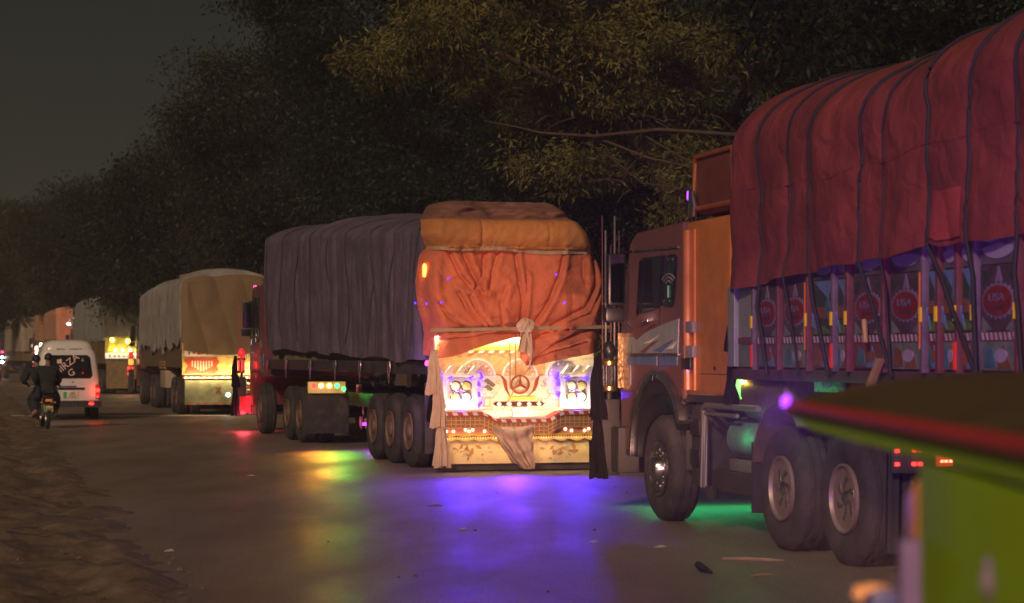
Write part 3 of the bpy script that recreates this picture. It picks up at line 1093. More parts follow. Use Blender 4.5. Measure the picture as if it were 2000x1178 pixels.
# striped bumper with the dropped centre
BUMP = M('brown_woven_panel', (.42, .19, .085), .6, var=.5, scale=40, bump=.8, bscale=70)
edge = [(846, 803), (928, 803), (957, 817), (1053, 817), (1082, 802), (1148, 802)]
lo = [(x, y + (8 if i in (0, 1, 4, 5) else 7)) for i, (x, y) in enumerate(edge)]
step = cplate('bumper', edge + list(reversed(lo)), REDP, tc_, .30, -.02)


def on_edge(t):
    L = [0]
    for a, b in zip(edge, edge[1:]):
        L.append(L[-1] + math.hypot(b[0] - a[0], b[1] - a[1]))
    s = t * L[-1]
    for i in range(len(edge) - 1):
        if s <= L[i + 1]:
            q = (s - L[i]) / (L[i + 1] - L[i])
            return edge[i][0] + (edge[i + 1][0] - edge[i][0]) * q, edge[i][1] + (edge[i + 1][1] - edge[i][1]) * q
    return edge[-1]


for k in range(16):
    a, b = on_edge((k + .15) / 16), on_edge((k + .62) / 16)
    cplate('hazard_stripe', [(a[0] + 1, a[1] + .8), (b[0] + 1, b[1] + .8), (b[0] + 4, b[1] + 6.8), (a[0] + 4, a[1] + 6.8)], WHITEP, step, .304, .29)
lo2 = [(x, y + 23) for x, y in lo]
wv = cplate('woven_valance', lo + list(reversed(lo2)), BUMP, tc_, .27, .0)
for k in range(34):
    a = on_edge((k + .5) / 34)
    cplate('slat', rect(a[0] - .7, a[1] + 9, a[0] + .7, a[1] + 29), OCHRE, wv, .28, .26)
for k in range(3):
    q = [(x, y + 12 + k * 7) for x, y in lo]
    q2 = [(x, y + 1.4) for x, y in q]
    cplate('trim_line', [(x, y - 4) for x, y in q] + list(reversed([(x, y - 4) for x, y in q2])), OCHRE, wv, .284 + .002 * k, .26)
ps = cplate('lamp_shelf', rect(849, 830, 1146, 850), M('pink_shelf', (.8, .34, .2), .4, var=.25, scale=12, dirt=.3), tc_, .20, .0)
for x in (862, 875, 898, 905, 912, 935, 1092, 1104, 1130, 1138):
    cplate('small_lamp', disc(x, 838 + 3 * ((x // 7) % 2), 1.8, n=8), E_WARM, ps, .212, .19)
cplate('yellow_strip', rect(849, 846, 1146, 851), YELLOWP, ps, .206, .19)
apron = cplate('lower_apron', rect(853, 851, 1142, 904), M('cream_apron', (.72, .55, .30), .6, var=.25, scale=7, dirt=.6, dscale=7, dcol=(.45, .24, .09)), tc_, .12, .06)
sc_pts, sc_low = [], []
for k in range(61):
    x = 851 + 294 * k / 60
    s = abs(math.sin(PI * (k / 60) * 9.5))
    sc_pts.append((x, 848.5 + 3.5 * s))
    sc_low.append((x, 855.5 + 5.5 * s))
g = MB()
g.prism([cp(*q) for q in sc_pts + list(reversed(sc_low))], lambda u, v, d: (u, -d, v), .125, .215)
fr = g.build('scalloped_fringe', M('brown_fringe', (.16, .09, .035), .7, var=.3), tc_)
for k in range(60):
    x, y = sc_pts[k][0] + 2, (sc_pts[k][1] + sc_pts[k + 1][1]) / 2
    cplate('fringe_bead', rect(x - .7, y - .5, x + .7, y + 4), OCHRE, fr, .222, .2)
FLOR = M('floral_brown', (.40, .20, .07), .6, var=.3, scale=20)
for cx in (905, 1085):
    for k in range(26):
        x, y = cx + random.gauss(0, 19), 881 + random.gauss(0, 7)
        a, r = random.uniform(0, 6), random.uniform(3, 8.5)
        q = [(x + r * math.cos(a), y + r * math.sin(a)), (x + .45 * r * math.cos(a + 1.4), y + .45 * r * math.sin(a + 1.4)), (x - r * math.cos(a), y - r * math.sin(a)), (x + .45 * r * math.cos(a - 1.4), y + .45 * r * math.sin(a - 1.4))]
        cplate('flower_petal', list(reversed(q)), FLOR if k % 3 else GREYP, apron, .123 + .0008 * (k % 5), .11)
cplate('panel_joint', rect(998, 852, 1000, 903), CHASSIS, apron, .124, .11)
cplate('shadow_board', rect(850, 905, 1146, 917), CHASSIS, tc_, .05, -.1)  # dark board painting in the shadow line under the apron

# lamp strips along the bumper lip and an added one under the canvas hem flood the tail board
for k, (xa, ya, xb, yb) in enumerate(((848, 801, 926, 801), (960, 815, 1050, 815), (1084, 800, 1147, 800))):
    u0, v0 = cp(xa, ya)
    u1, _ = cp(xb, yb)
    MB().box(u0, u1, -.302, -.285, v0 - .012, v0 + .016).build('lamp_bar', WHITEP, tc_)
    lamp('lamp_bar_light', 'AREA', tc_, ((u0 + u1) / 2, -.28, v0 + .012), 4.0, (1.0, .80, .48), aim((0, .62, .78)), shape='RECTANGLE', size=u1 - u0, size_y=.02)
u0, u1 = cp(845, 0)[0], cp(1150, 0)[0]
MB().box(u0, u1, -.05, -.012, 1.99, 2.012).build('lamp_bar', WHITEP, tc_)
lamp('added_hem_light', 'AREA', tc_, ((u0 + u1) / 2, -.045, 1.985), 34, (1.0, .80, .50), aim((0, .15, -1)), shape='RECTANGLE', size=u1 - u0, size_y=.02)  # unseen strip added for more even light on the board
lamp('shelf_light', 'AREA', tc_, ((u0 + u1) / 2, -.26, cp(0, 846)[1] - .06), 4.0, (1.0, .66, .30), aim((0, .5, -.85)), shape='RECTANGLE', size=u1 - u0, size_y=.03)
MB().tube([(-.9, -.10, .16), (.9, -.10, .16)], .014, 8).build('underbody_lamp', E_BLUE, tc_)
lamp('underbody_blue_light', 'SPOT', tc_, (-.1, -.45, .62), 130, (.11, .02, 1.0), aim((-1.1, -4.1, -.6)), spot_size=math.radians(105), spot_blend=1.0, shadow_soft_size=.2)
MB().lathe([(.001, 0), (.03, .01), (.035, .05), (.02, .08), (.001, .085)], Matrix.Translation((-1.33, -.05, 1.55)), 10).build('marker_lamp', E_PINK, tc_, smooth=True)
lamp('corner_violet_light', 'POINT', tc_, (-1.75, .1, 1.25), 16, (.42, .12, 1.0), shadow_soft_size=.05)

# ---- canvas over the rear
LT = [(393, 870), (398, 852), (410, 840), (432, 824), (460, 822), (486, 834), (500, 822), (550, 812), (600, 818), (640, 832), (660, 836), (700, 838)]
RT = [(393, 1085), (398, 1095), (405, 1106), (432, 1132), (460, 1150), (486, 1160), (500, 1166), (550, 1181), (600, 1181), (640, 1178), (660, 1176), (700, 1172)]
KX, KY = 1012, 638
CREASES = [([(893, 488), (908, 528), (928, 572)], .085, 5), ([(868, 492), (888, 540), (905, 560)], .06, 4), ([(938, 492), (930, 540), (916, 566)], .06, 5),
           ([(962, 494), (950, 530), (944, 565)], .04, 4), ([(996, 496), (1000, 545), (1008, 590), (1010, 632)], .07, 4), ([(1090, 498), (1082, 530), (1058, 590), (1036, 632)], .075, 4),
           ([(1158, 500), (1152, 560), (1134, 600), (1070, 636)], .085, 6), ([(1178, 545), (1160, 575), (1142, 612), (1078, 642)], .07, 5), ([(884, 574), (902, 606), (935, 640)], .06, 4),
           ([(904, 580), (925, 615), (950, 640)], .05, 3.5), ([(846, 596), (868, 622), (905, 646)], .06, 4), ([(828, 520), (822, 570), (838, 630)], .09, 7), ([(1016, 540), (1014, 590), (1012, 630)], .04, 3),
           ([(870, 646), (940, 640), (1000, 634)], .04, 3), ([(1030, 700), (1080, 668), (1150, 640)], .06, 4), ([(1022, 708), (1062, 690), (1140, 668)], .045, 3.5), ([(1030, 660), (1060, 652), (1100, 646)], .05, 4),
           ([(1130, 505), (1126, 540), (1132, 556)], .04, 4), ([(975, 560), (965, 600), (972, 630)], .035, 4), ([(850, 665), (910, 660), (980, 648)], .04, 4)]


def rear_depth(px, py):
    e = (px - (lerp_tab(LT, py) + lerp_tab(RT, py)) / 2) / ((lerp_tab(RT, py) - lerp_tab(LT, py)) / 2)
    d = .12
    if py < 432:
        d -= ((432 - py) / 132) * .9
        d += (.22 * n1(px * .014, py * .04, 2.2) + .10 * n1(px * .035, py * .09)) * sstep(432, 420, py)
    if 430 < py < 490:
        d += (.17 + .05 * n1(px * .016, 8)) * math.sqrt(max(0, 1 - ((py - 460) / 30) ** 2)) + .03 * n1(px * .02, py * .04, 3) + .012 * n1(px * .08 + py * .05, py * .05, 3) - .03 * max(0, 1 - abs(px - 928) / 5) - .02 * max(0, 1 - abs(px - 1058) / 4)
    if py >= 486:
        q = (py - 486) / 154
        if q < 1:
            d += .13 * math.sin(PI * min(1, q)) ** .8
        dx, dy = px - KX, py - KY
        r = math.hypot(dx, dy)
        th = math.atan2(dx, -dy)
        for pts, A_, w_ in CREASES:
            dist = 1e9
            for (x0_, y0_), (x1_, y1_) in zip(pts, pts[1:]):
                ex_, ey_ = x1_ - x0_, y1_ - y0_
                t_ = ((px - x0_) * ex_ + (py - y0_) * ey_) / (ex_ * ex_ + ey_ * ey_)
                t_ = min(1, max(0, t_))
                qx, qy = px - x0_ - ex_ * t_, py - y0_ - ey_ * t_
                l_ = math.hypot(qx, qy)
                if l_ < abs(dist):
                    dist = math.copysign(l_, qx * ey_ - qy * ex_)
            if abs(dist) < 40:
                d += -A_ * 1.1 * math.exp(-abs(dist / (w_ * .8)) ** 1.4) + A_ * .7 * math.exp(-((dist - 2.0 * w_) / (1.8 * w_)) ** 2)
        rid2 = abs(math.sin(th * 4.2 + 2.4 * n1(r * .012, th * 1.6, 5)))
        d += .045 * (rid2 ** .6 - .6) * sstep(10, 80, r) * (.5 + n1(th * 1.3, 3.3))
        d += .05 * n1(px * .02, py * .02, 8.1) + .018 * n1(px * .06, py * .06, 1.1)
        d -= .035 * math.exp(-((py - 645) / 9.0) ** 2)
        d -= .10 * math.exp(-(r / 26) ** 2)
    d -= .40 * max(0, (abs(e) - .80) / .20) ** 2
    return d


def rear_pt(px, py):
    u, v = cp(px, py)
    return (u, -rear_depth(px, py), v)


def patch(name, y0, y1, nu, nv, x0=None, x1=None, hem=None, off=0.0, par=None, mat=REAR_CLOTH):
    def fn(a, b):
        py = y0 + (y1 - y0) * a
        if hem:
            l = x0(py) if callable(x0) else x0
            r = x1(py) if callable(x1) else x1
            px = l + (r - l) * b
            py = y0 + (hem(px) - y0) * a
        l = lerp_tab(LT, py) if x0 is None else (x0(py) if callable(x0) else x0)
        r = lerp_tab(RT, py) if x1 is None else (x1(py) if callable(x1) else x1)
        px = l + (r - l) * b
        u, v = cp(px, py)
        return (u, -rear_depth(px, py) - off, v)
    return MB().grid(fn, nu, nv).build(name, mat, par or tc_, smooth=True, angle=1.4)


rt_ = patch('rear_tarp', 486, 648, 110, 190)
ROLLC = M('ochre_canvas', (0.46, 0.19, 0.05), 0.8, var=0.25, scale=1.4, bump=0.7, bscale=6, bdist=.045, dirt=0.4, dscale=2, dcol=(0.3, 0.13, 0.05))
CROWNC = M('brown_red_canvas', (0.20, 0.095, 0.06), 0.85, var=0.3, scale=1.4, bump=0.7, bscale=6, bdist=.045, dirt=0.5, dscale=2, dcol=(0.13, 0.06, 0.05))
patch('tarp_roll', 430, 490, 30, 160, off=.02, par=rt_, mat=ROLLC)
patch('tarp_crown', 393, 434, 40, 150, par=rt_, mat=CROWNC)
patch('tarp_flap', 644, 700, 36, 100, lambda y: 834, lambda y: 1016, lambda x: lerp_tab([(834, 692), (850, 700), (875, 697), (905, 686), (960, 669), (1016, 656)], x), .01, rt_)
patch('tarp_flap', 644, 712, 40, 100, lambda y: 1006, lambda y: 1176, lambda x: lerp_tab([(1006, 700), (1016, 714), (1032, 714), (1100, 700), (1176, 686)], x), .022, rt_)
# straps across the canvas
STRAP = M('faded_webbing', (.33, .25, .15), .85, var=.25, bump=.4, bscale=60)
MB().ribbon([Vector(rear_pt(836 + 324 * k / 40, 486 + 9 * k / 40 + 2 * math.sin(k * .3))) + Vector((0, -.03, 0)) for k in range(41)], .055, (0, 0, 1)).build('strap', STRAP, rt_)
MB().ribbon([Vector((cp(832 + 350 * k / 40, 646 - 8 * k / 40)[0], -.16, cp(0, 646 - 8 * k / 40)[1])) for k in range(41)], .05, (0, 0, 1)).build('strap', STRAP, rt_)
# knot and its hanging tail
g = MB()
vs = []
for i in range(17):
    for j in range(24):
        th, ph = PI * i / 16, 2 * PI * j / 24
        rr = 1 + .18 * math.sin(ph * 5 + 3 * th) + .1 * n1(th * 3, ph)
        u, v = cp(1013, 637)
        vs.append((u + .125 * rr * math.sin(th) * math.cos(ph), -.24 + .11 * rr * math.sin(th) * math.sin(ph), v + .10 * rr * math.cos(th)))
g.add(vs, [(i * 24 + j, i * 24 + (j + 1) % 24, (i + 1) * 24 + (j + 1) % 24, (i + 1) * 24 + j) for i in range(16) for j in range(24)])
g.build('knot', BEIGE_CLOTH, rt_, smooth=True)
MB().grid(lambda a, b: (cp(1000 + 26 * b - (1 - a) * 0 + 14 * (a - .5) * (b - .4), 0)[0] + 0, -.25 - .03 * math.sin(b * 14 + a * 3), cp(0, 642 + 44 * a + 8 * b)[1]), 20, 26).build('knot_tail', BEIGE_CLOTH, rt_, smooth=True)
for pts in ([(1022, 660), (1027, 700), (1020, 722), (1000, 742), (985, 775), (968, 800), (966, 822)], [(984, 668), (985, 700), (984, 760)], [(995, 668), (996, 735)]):
    MB().tube([(cp(*p)[0], -.18 - .01 * i, cp(*p)[1]) for i, p in enumerate(pts)], .009, 6).build('rope', M('tan_rope', (.42, .25, .10), .85, var=.3), rt_)
# thick rope fold down the right flap
MB().tube([(cp(1012, 642)[0], -.27, cp(0, 642)[1]), (cp(1021, 670)[0], -.24, cp(0, 670)[1]), (cp(1024, 695)[0], -.22, cp(0, 695)[1]), (cp(1022, 714)[0], -.2, cp(0, 714)[1])], [.03, .028, .024, .012], 8).build('rope', BEIGE_CLOTH, rt_, smooth=True)


# cloth swag hanging over the bumper
def swag(a, b):
    top = (945 + 78 * b, 828 + 5 * math.sin(PI * b))
    low = (985 + 41 * b ** .8, 903 + 13 * sstep(0, .5, b) - 2 * b)
    q = a
    px = top[0] + (low[0] - top[0]) * q + (-6 * math.sin(PI * q) * (1 - b))
    py = top[1] + (low[1] - top[1]) * q + 18 * math.sin(PI * q) * math.sin(PI * b) * .5
    u, v = cp(px, py)
    d = .33 + .05 * math.sin(b * 20 - q * 7) * (.25 + q) + .05 * math.sin(q * 16 + 6 * (b - .5) ** 2) * (1 - q) + .03 * math.sin(PI * q)
    return (u, -d, v)


MB().grid(swag, 50, 60).build('cloth_swag', BEIGE_CLOTH, tc_, smooth=True, angle=1.4)
# beige streamers on the near corner, black one lower
tassel(tc_, -1.27, -.25, 1.78, 1.18, .11, BEIGE_CLOTH, 'cloth_streamer', 1, seed=1)
tassel(tc_, -1.21, -.27, 1.38, .70, .11, BEIGE_CLOTH, 'cloth_streamer', 1, seed=2.2)
tassel(tc_, -1.16, -.25, .84, .13, .11, BEIGE_CLOTH, 'cloth_streamer', 1, seed=4.1)
tassel(tc_, -1.30, -.2, 1.2, .8, .06, CLOTHK, 'cloth_streamer', 1, seed=5)
u, v = cp(826, 540)
MB().lathe([(.001, 0), (.03, .01), (.035, .05), (.035, .17), (.02, .2), (.001, .21)], Matrix.Translation((-1.36, -.02, v - .03)), 10).build('marker_lamp', M('orange_marker', (1, .25, .05), .3, emit=3, ecol=(1, .25, .05)), tc_, smooth=True)
for px, py in ((865, 546), (1072, 537), (849, 593), (830, 594), (811, 593), (1088, 592)):
    u, v = cp(px, py)
    dd_ = rear_depth(max(px, 822), py) + .008
    MB().lathe([(.001, .018), (.012, .012), (.016, 0)], Matrix.Translation((u, -dd_, v)) @ Matrix.Rotation(PI / 2, 4, 'X'), 10).build('blue_lamp', E_BLUE, rt_, smooth=True)
# mud guards between the trailer wheels and the tail
MB().box(-1.25, -.75, .42, .46, .25, 1.3).build('mud_flap', CHASSIS, tc_, bevel=.01)

# ================================================================== nearest truck, silver and orange cab, red tarp
AT = math.radians(13.93)
ta = tag(empty('cargo_truck', (3.913, 17.58, 0), AT), 'nearest truck with silver and orange cab, dark red tarp and painted side panels', 'truck', 'loaded trucks queued along the road')
AW = 1.25


def ap(px, py):
    """pixel of the photograph to (y, z) in the plane of the truck's near side"""
    d = 6.986 / ((px - 1000) / F + .248)
    return ((d - 17.28) / .9706, CAM_Z - (py - 695) * d / F)


def ay(px):
    return ap(px, 695)[0]


def aside(u, v, d):
    return (-AW - d, u, v)


def aplate(name, pix, mat, parent, d1, d0=-.02, bevel=0.0, raw=False):
    poly = pix if raw else [ap(*q) for q in pix]
    return MB().prism(poly, aside, d0, d1).build(name, mat, parent, bevel=bevel)


def yz(y0, y1, z0, z1):
    return [(y0, z0), (y1, z0), (y1, z1), (y0, z1)]


ORANGE = M('orange_cab_paint', (.62, .20, .035), .34, var=.2, scale=2.5, coat=.25, dirt=.3, dcol=(.3, .1, .03))
CABRED = M('plum_cab_paint', (.19, .07, .062), .32, var=.2, scale=3, coat=.4, dirt=.3, dcol=(.10, .045, .04))
SILVER = M('silver_graphic', (.55, .56, .60), .28, metal=.55, var=.25, scale=5)
BLUEG = M('blue_graphic', (.10, .16, .34), .3, var=.3, coat=.3)

# cab
poly = [(6.35, .62), (6.41, 1.5), (6.38, 1.98), (6.05, 2.92), (5.8, 3.03), (4.22, 3.05), (4.22, 1.26)]
for a in range(125, -1, -9):
    poly.append((4.95 + .84 * math.cos(math.radians(a)), .62 + .84 * math.sin(math.radians(a))))
cab = MB().prism(poly, lambda u, v, d: (d, u, v), -1.22, 1.22).build('cab', CABRED, ta, bevel=.05, seg=3)
MB().prism([(6.42, 2.0), (6.06, 2.88), (6.03, 2.88), (6.38, 2.0)], lambda u, v, d: (d, u + .012, v), -1.1, 1.1).build('windscreen', GLASS, cab)
cs = lambda u, v, d: (-1.22 - d, u, v)


def cabplate(name, pix, mat, d1, d0=-.01, bevel=.0, par=None):
    return MB().prism([ap(*q) for q in pix], cs, d0, d1).build(name, mat, par or cab, bevel=bevel)


cabplate('roof_gutter', [(1237, 488), (1320, 481), (1320, 484), (1237, 491)], CHROME, .02)
wf = cabplate('window_frame', [(1239, 618), (1244, 612), (1290, 596), (1296, 499), (1250, 503), (1243, 560)], BLACKP, .012, bevel=.004)
cabplate('side_window', [(1253, 611), (1284, 600), (1290, 503), (1257, 507)], GLASS, .022, par=wf)
cabplate('quarter_light', [(1241, 612), (1249, 611), (1254, 508), (1247, 510)], GLASS, .022, par=wf)
qf = cabplate('quarter_window', [(1293, 599), (1309, 600), (1313, 590), (1319, 505), (1314, 497), (1303, 497), (1299, 505), (1291, 590)], BLACKP, .016, bevel=.006)
cabplate('quarter_glass', [(1295, 596), (1309, 596), (1316, 502), (1303, 502)], M('tinted_glass', (.012, .03, .03), .08, spec=.8), .022, par=qf)
# wave sticker on the quarter window
ym, zm = ap(1305, 562)
for k, r in enumerate((.05, .085, .12)):
    pts = []
    for j in range(9):
        a = math.radians(35 + 110 * j / 8)
        pts.append((-1.247, ym + r * 2.0 * math.cos(a), zm + .02 + r * math.sin(a)))
    MB().tube(pts, .009, 5).build('sticker', M('grey_sticker', (.3, .28, .27), .5), qf)
MB().tube([(-1.247, ym, zm - .10), (-1.247, ym, zm + .02)], .012, 6).build('sticker', M('green_sticker', (.2, .5, .4), .5), qf)
for px, py in ((1304, 507), (1313, 507), (1296, 588), (1307, 588)):
    y, z = ap(px, py)
    MB().lathe([(.012, 0), (.009, .01), (.001, .013)], Matrix.Translation((-1.243, y, z)) @ Matrix.Rotation(-PI / 2, 4, 'Y'), 8).build('rivet', CHROME, qf, smooth=True)
cabplate('door_handle', [(1247, 637), (1264, 628), (1264, 622), (1247, 631)], CHROME, .03, bevel=.006)
# silver flash with blue and plum darts
fl_ = cabplate('silver_flash', [(1220, 690), (1319, 690), (1321, 622), (1290, 634), (1256, 650), (1222, 660)], SILVER, .008)
cabplate('dart', [(1232, 656), (1276, 634), (1262, 641), (1254, 652), (1240, 664)], CABRED, .012, par=fl_)
cabplate('dart', [(1246, 688), (1272, 668), (1284, 664), (1262, 682), (1256, 689)], CABRED, .014, par=fl_)
cabplate('dart', [(1272, 686), (1298, 670), (1314, 662), (1300, 676), (1288, 688)], BLUEG, .013, par=fl_)
cabplate('dart', [(1252, 672), (1276, 660), (1285, 654), (1266, 670)], WHITEP, .015, par=fl_)
cabplate('dart', [(1296, 683), (1312, 672), (1319, 666), (1310, 681)], WHITEP, .016, par=fl_)
cabplate('door_seam', [(1281, 740), (1283, 740), (1288, 497), (1286, 497)], BLACKP, .004)
cabplate('trim_strip', [(1219, 695), (1321, 694), (1321, 691), (1219, 692)], CHROME, .02)
cabplate('lower_panel', [(1220, 712), (1278, 714), (1278, 696), (1220, 696)], BLUEG, .006)
cabplate('lower_panel', [(1283, 714), (1318, 714), (1318, 696), (1283, 696)], BLUEG, .007)
# arch with chrome band
for r0, r1, mt_, dd_, nm in ((.845, .93, CHROME, .07, 'fender_band'), (.70, .845, BLACKP, .03, 'fender')):
    g = MB()
    A = [math.radians(152 - 152 * k / 22) for k in range(23)]
    outl = [(4.95 + r1 * math.cos(a), .62 + r1 * math.sin(a)) for a in A] + [(4.95 + r0 * math.cos(a), .62 + r0 * math.sin(a)) for a in reversed(A)]
    g.prism(outl, cs, -.30, dd_)
    g.build(nm, mt_, ta, bevel=.012)
MB().box(-1.315, -1.30, 4.93, 5.05, 1.44, 1.50).build('marker_lamp', BLACKP, ta, bevel=.004)
# sleeper in orange
sl = MB().box(-1.20, 1.20, 2.86, 4.20, 1.30, 3.04).build('sleeper', ORANGE, ta, bevel=.07, seg=4)
ss = lambda u, v, d: (-1.20 - d, u, v)
for y, w in ((4.08, .07), (3.86, .03)):
    MB().tube([(-1.215, y, 1.36), (-1.215, y, 2.95)], w * .6, 10).build('pillar_trim', ORANGE, sl, smooth=True)
for z0, z1 in ((1.93, 2.04), (1.68, 1.80)):
    MB().prism(yz(3.84, 4.17, z0, z1), ss, 0, .05).build('pillar_band', M('violet_grey_paint', (.25, .2, .26), .4), sl, bevel=.01)
MB().prism(yz(3.9, 4.17, 1.56, 1.68), ss, 0, .055).build('pillar_band', BLACKP, sl, bevel=.01)
MB().prism(yz(2.95, 3.8, 1.52, 1.525), ss, 0, .004).build('panel_seam', CHASSIS, sl)
MB().tube([(-1.205, 3.3, 1.58), (-1.215, 3.3, 1.58)], .02, 8).build('lock', BLACKP, sl)
MB().box(-1.18, -.95, 2.78, 4.3, 1.24, 1.31).build('sill', CHASSIS, ta, bevel=.02)
# roof deflector: an open box with a rolled rim
DEFL = M('brown_deflector', (.16, .042, .02), .5, var=.3, dirt=.3)
g = MB().box(-1.12, 1.12, 2.95, 4.16, 3.10, 3.72)
df = g.build('roof_deflector', DEFL, ta, bevel=.08, seg=4)
rim = [(-1.13, 3.0, 3.16), (-1.13, 4.06, 3.16), (-1.13, 4.12, 3.22), (-1.13, 4.12, 3.62), (-1.13, 4.06, 3.68), (-1.13, 3.0, 3.68)]
MB().tube(rim + [rim[0]], .028, 8).build('rim_tube', M('brown_orange_rim', (.34, .095, .022), .45, var=.3), df, smooth=True)
MB().prism([(4.18, 3.08), (4.02, 3.08), (3.98, 3.2), (4.05, 3.34), (4.14, 3.36)], lambda u, v, d: (-1.15 - d, u, v), 0, .04).build('deflector_bracket', CHROME, df, bevel=.01)
MB().lathe([(.001, 0), (.012, .01), (.014, .05), (.01, .09), (.001, .095)], Matrix.Translation((-1.16, 4.24, 3.26)), 10).build('marker_lamp', E_VIOL, ta, smooth=True)
# horn and beacon on the roof
MB().tube([(-.95, 4.6, 3.05), (-.95, 4.6, 3.2)], .02, 8).build('horn_post', BLACKP, ta)
MB().lathe([(.03, 0), (.10, .03), (.12, .09), (.10, .16), (.05, .19), (.001, .195)], Matrix.Translation((-.95, 4.6, 3.12)), 16).build('air_horn', BLACKP, ta, smooth=True)
mirror(ta, -1.30, 5.95, 2.12, 2.80, .2)
front_pole(ta, -1.30, 6.55, 3.25, 1.72, bar=MAROON)
MB().box(-1.3, 1.3, 6.2, 6.6, .42, .92).build('bumper', CHASSIS, ta, bevel=.03)
# the mesh grille behind the pole, catching warm light
MB().prism([(-1.28, 1.35), (-1.12, 1.35), (-1.12, 1.95), (-1.28, 1.95)], lambda u, v, d: (u, 6.3 - d, v), 0, .03).build('corner_grille', M('patterned_brass', (.5, .34, .16), .35, metal=.7, var=.8, scale=22, bump=.8, bscale=26), ta)

# running gear
wheel(ta, -1.27, 4.86, 'dome')
wheel(ta, 1.27, 4.86, 'dome', right=True)
axle(ta, 4.86)
for y in (1.39, 0.0, -6.6, -7.9):
    wheel(ta, -1.27, y, 'star', dual=True)
    wheel(ta, 1.27, y, 'star', right=True, dual=True)
    axle(ta, y)
MB().box(-.45, -.33, -9, 6.2, .78, 1.05).box(.33, .45, -9, 6.2, .78, 1.05).build('chassis_rail', CHASSIS, ta)
# step box, guard frame and tanks behind the front wheel
MB().box(-1.2, -.75, 3.66, 4.02, .42, 1.22).build('step_box', CHASSIS, ta, bevel=.02)
for z in (.62, .92):
    MB().box(-1.23, -1.18, 3.70, 3.98, z, z + .16).build('step_recess', BLACKP, ta, bevel=.01)
MB().box(-1.16, -.80, 4.02, 4.32, .55, .95).build('battery_box', STEEL, ta, bevel=.02)
MB().tube([(-1.23, 3.58, .42), (-1.23, 3.58, 1.17), (-1.23, 3.50, 1.22), (-1.23, 2.05, 1.22)], .028, 8).build('guard_rail', STEEL, ta, smooth=True)
MB().tube([(-1.23, 3.50, .42), (-1.23, 3.50, 1.14), (-1.23, 2.6, 1.14)], .02, 8).build('guard_rail', STEEL, ta, smooth=True)
TEAL = M('teal_tank', (.16, .27, .27), .45, var=.35, scale=5, dirt=.4)
mtx = Matrix.Rotation(PI / 2, 4, 'X')
MB().lathe([(.001, 0), (.16, .02), (.2, .06), (.2, .78), (.16, .82), (.001, .84)], Matrix.Translation((-.98, 3.1, .92)) @ mtx, 24).build('air_tank', TEAL, ta, smooth=True)
MB().lathe([(.001, 0), (.20, .02), (.24, .06), (.24, 1.2), (.2, 1.24), (.001, 1.26)], Matrix.Translation((-.95, 2.75, 1.33)) @ mtx, 24).build('fuel_drum', M('brown_drum', (.12, .07, .05), .5, var=.4, dirt=.4), ta, smooth=True)
MB().tube([(-1.0, 2.85, 1.05), (-1.05, 2.7, .9), (-1.0, 2.4, 1.0)], .04, 8).build('air_hose', BLACK, ta, smooth=True)
MB().box(-1.14, -.82, 2.12, 3.56, .40, .60).build('tool_beam', CHASSIS, ta, bevel=.02)
MB().box(-1.1, -.8, 2.5, 3.2, .6, .72).build('bracket', STEEL, ta, bevel=.02)
MB().tube([(-1.2, 3.42, .32), (-1.2, 3.42, .44)], .06, 10).build('rubber_stop', BLACK, ta)
# curved mudguard over the rear wheels
g = MB()
A = [math.radians(168 - 122 * k / 20) for k in range(21)]
g.prism([(1.39 - .66 * math.cos(a), .60 + .70 * math.sin(a)) for a in A] + [(1.39 - .63 * math.cos(a), .60 + .67 * math.sin(a)) for a in reversed(A)], lambda u, v, d: (d, 2 * 1.39 - u if False else u, v), -1.30, -.62)
g.build('mudguard', M('mudguard', (.11, .075, .055), .55, var=.35, dirt=.5), ta, bevel=.006)
MB().box(-1.29, -.70, 2.04, 2.075, .28, .92).build('mud_flap', BLACK, ta, bevel=.01)
# embossed green plates lit from below
EMB = M('embossed_plate', (.22, .55, .36), .3, metal=.5, var=.5, scale=12, bump=1.0, bscale=18)
y0, z0 = ap(1577, 765)
y1, z1 = ap(1636, 712)
ep = MB().prism([(y0, z0), (y1 + .05, z0), (y1, z1 - .1), (y1 - .18, z1 - .02), (y1 + .1, z1 - .05), (y0 - .1, z1 - .03), (y0, z1)], lambda u, v, d: (-1.16 - d, u, v), 0, .03).build('embossed_plate', EMB, ta, bevel=.006)
for k in range(5):
    MB().tube([(-1.195, y0 - .06 - .07 * k, z0 + .04), (-1.195, y0 - .09 - .07 * k, z0 + .14 + .03 * (k % 2)), (-1.195, y0 - .04 - .07 * k, z0 + .20)], .012, 6).build('emboss', EMB, ep, smooth=True)
MB().prism([(2.5, 1.05), (2.1, 1.05), (2.1, 1.2), (2.5, 1.2)], lambda u, v, d: (-1.0 - d, u, v), 0, .03).build('embossed_plate', EMB, ta, bevel=.006)
MB().tube([(-1.18, 2.72, 1.58), (-1.18, 2.66, 1.50), (-1.18, 2.70, 1.42), (-1.18, 2.62, 1.30)], [.012, .03, .03, .012], 8).build('neon_curl', M('neon_green', (.2, 1, .15), .4, emit=2.5, ecol=(.15, 1, .12)), ta, smooth=True)
MB().box(-1.19, -1.17, 2.52, 2.62, 1.44, 1.47).build('amber_marker', E_YEL, ta)
MB().tube([(-.9, 6.5, .40), (.9, 6.5, .40)], .018, 8).build('underbody_lamp', E_GREEN, ta)
lamp('underbody_light', 'AREA', ta, (0, 6.5, .375), 8, (.03, 1.0, .36), aim((0, .12, -1)), shape='RECTANGLE', size=1.8, size_y=.03)
lamp('plate_light', 'POINT', ta, (-1.36, y0 - .1, 1.26), 1.3, (.05, 1.0, .3), shadow_soft_size=.03)
lamp('plate_light', 'POINT', ta, (-1.30, 2.5, .95), .6, (.05, 1.0, .3), shadow_soft_size=.03)
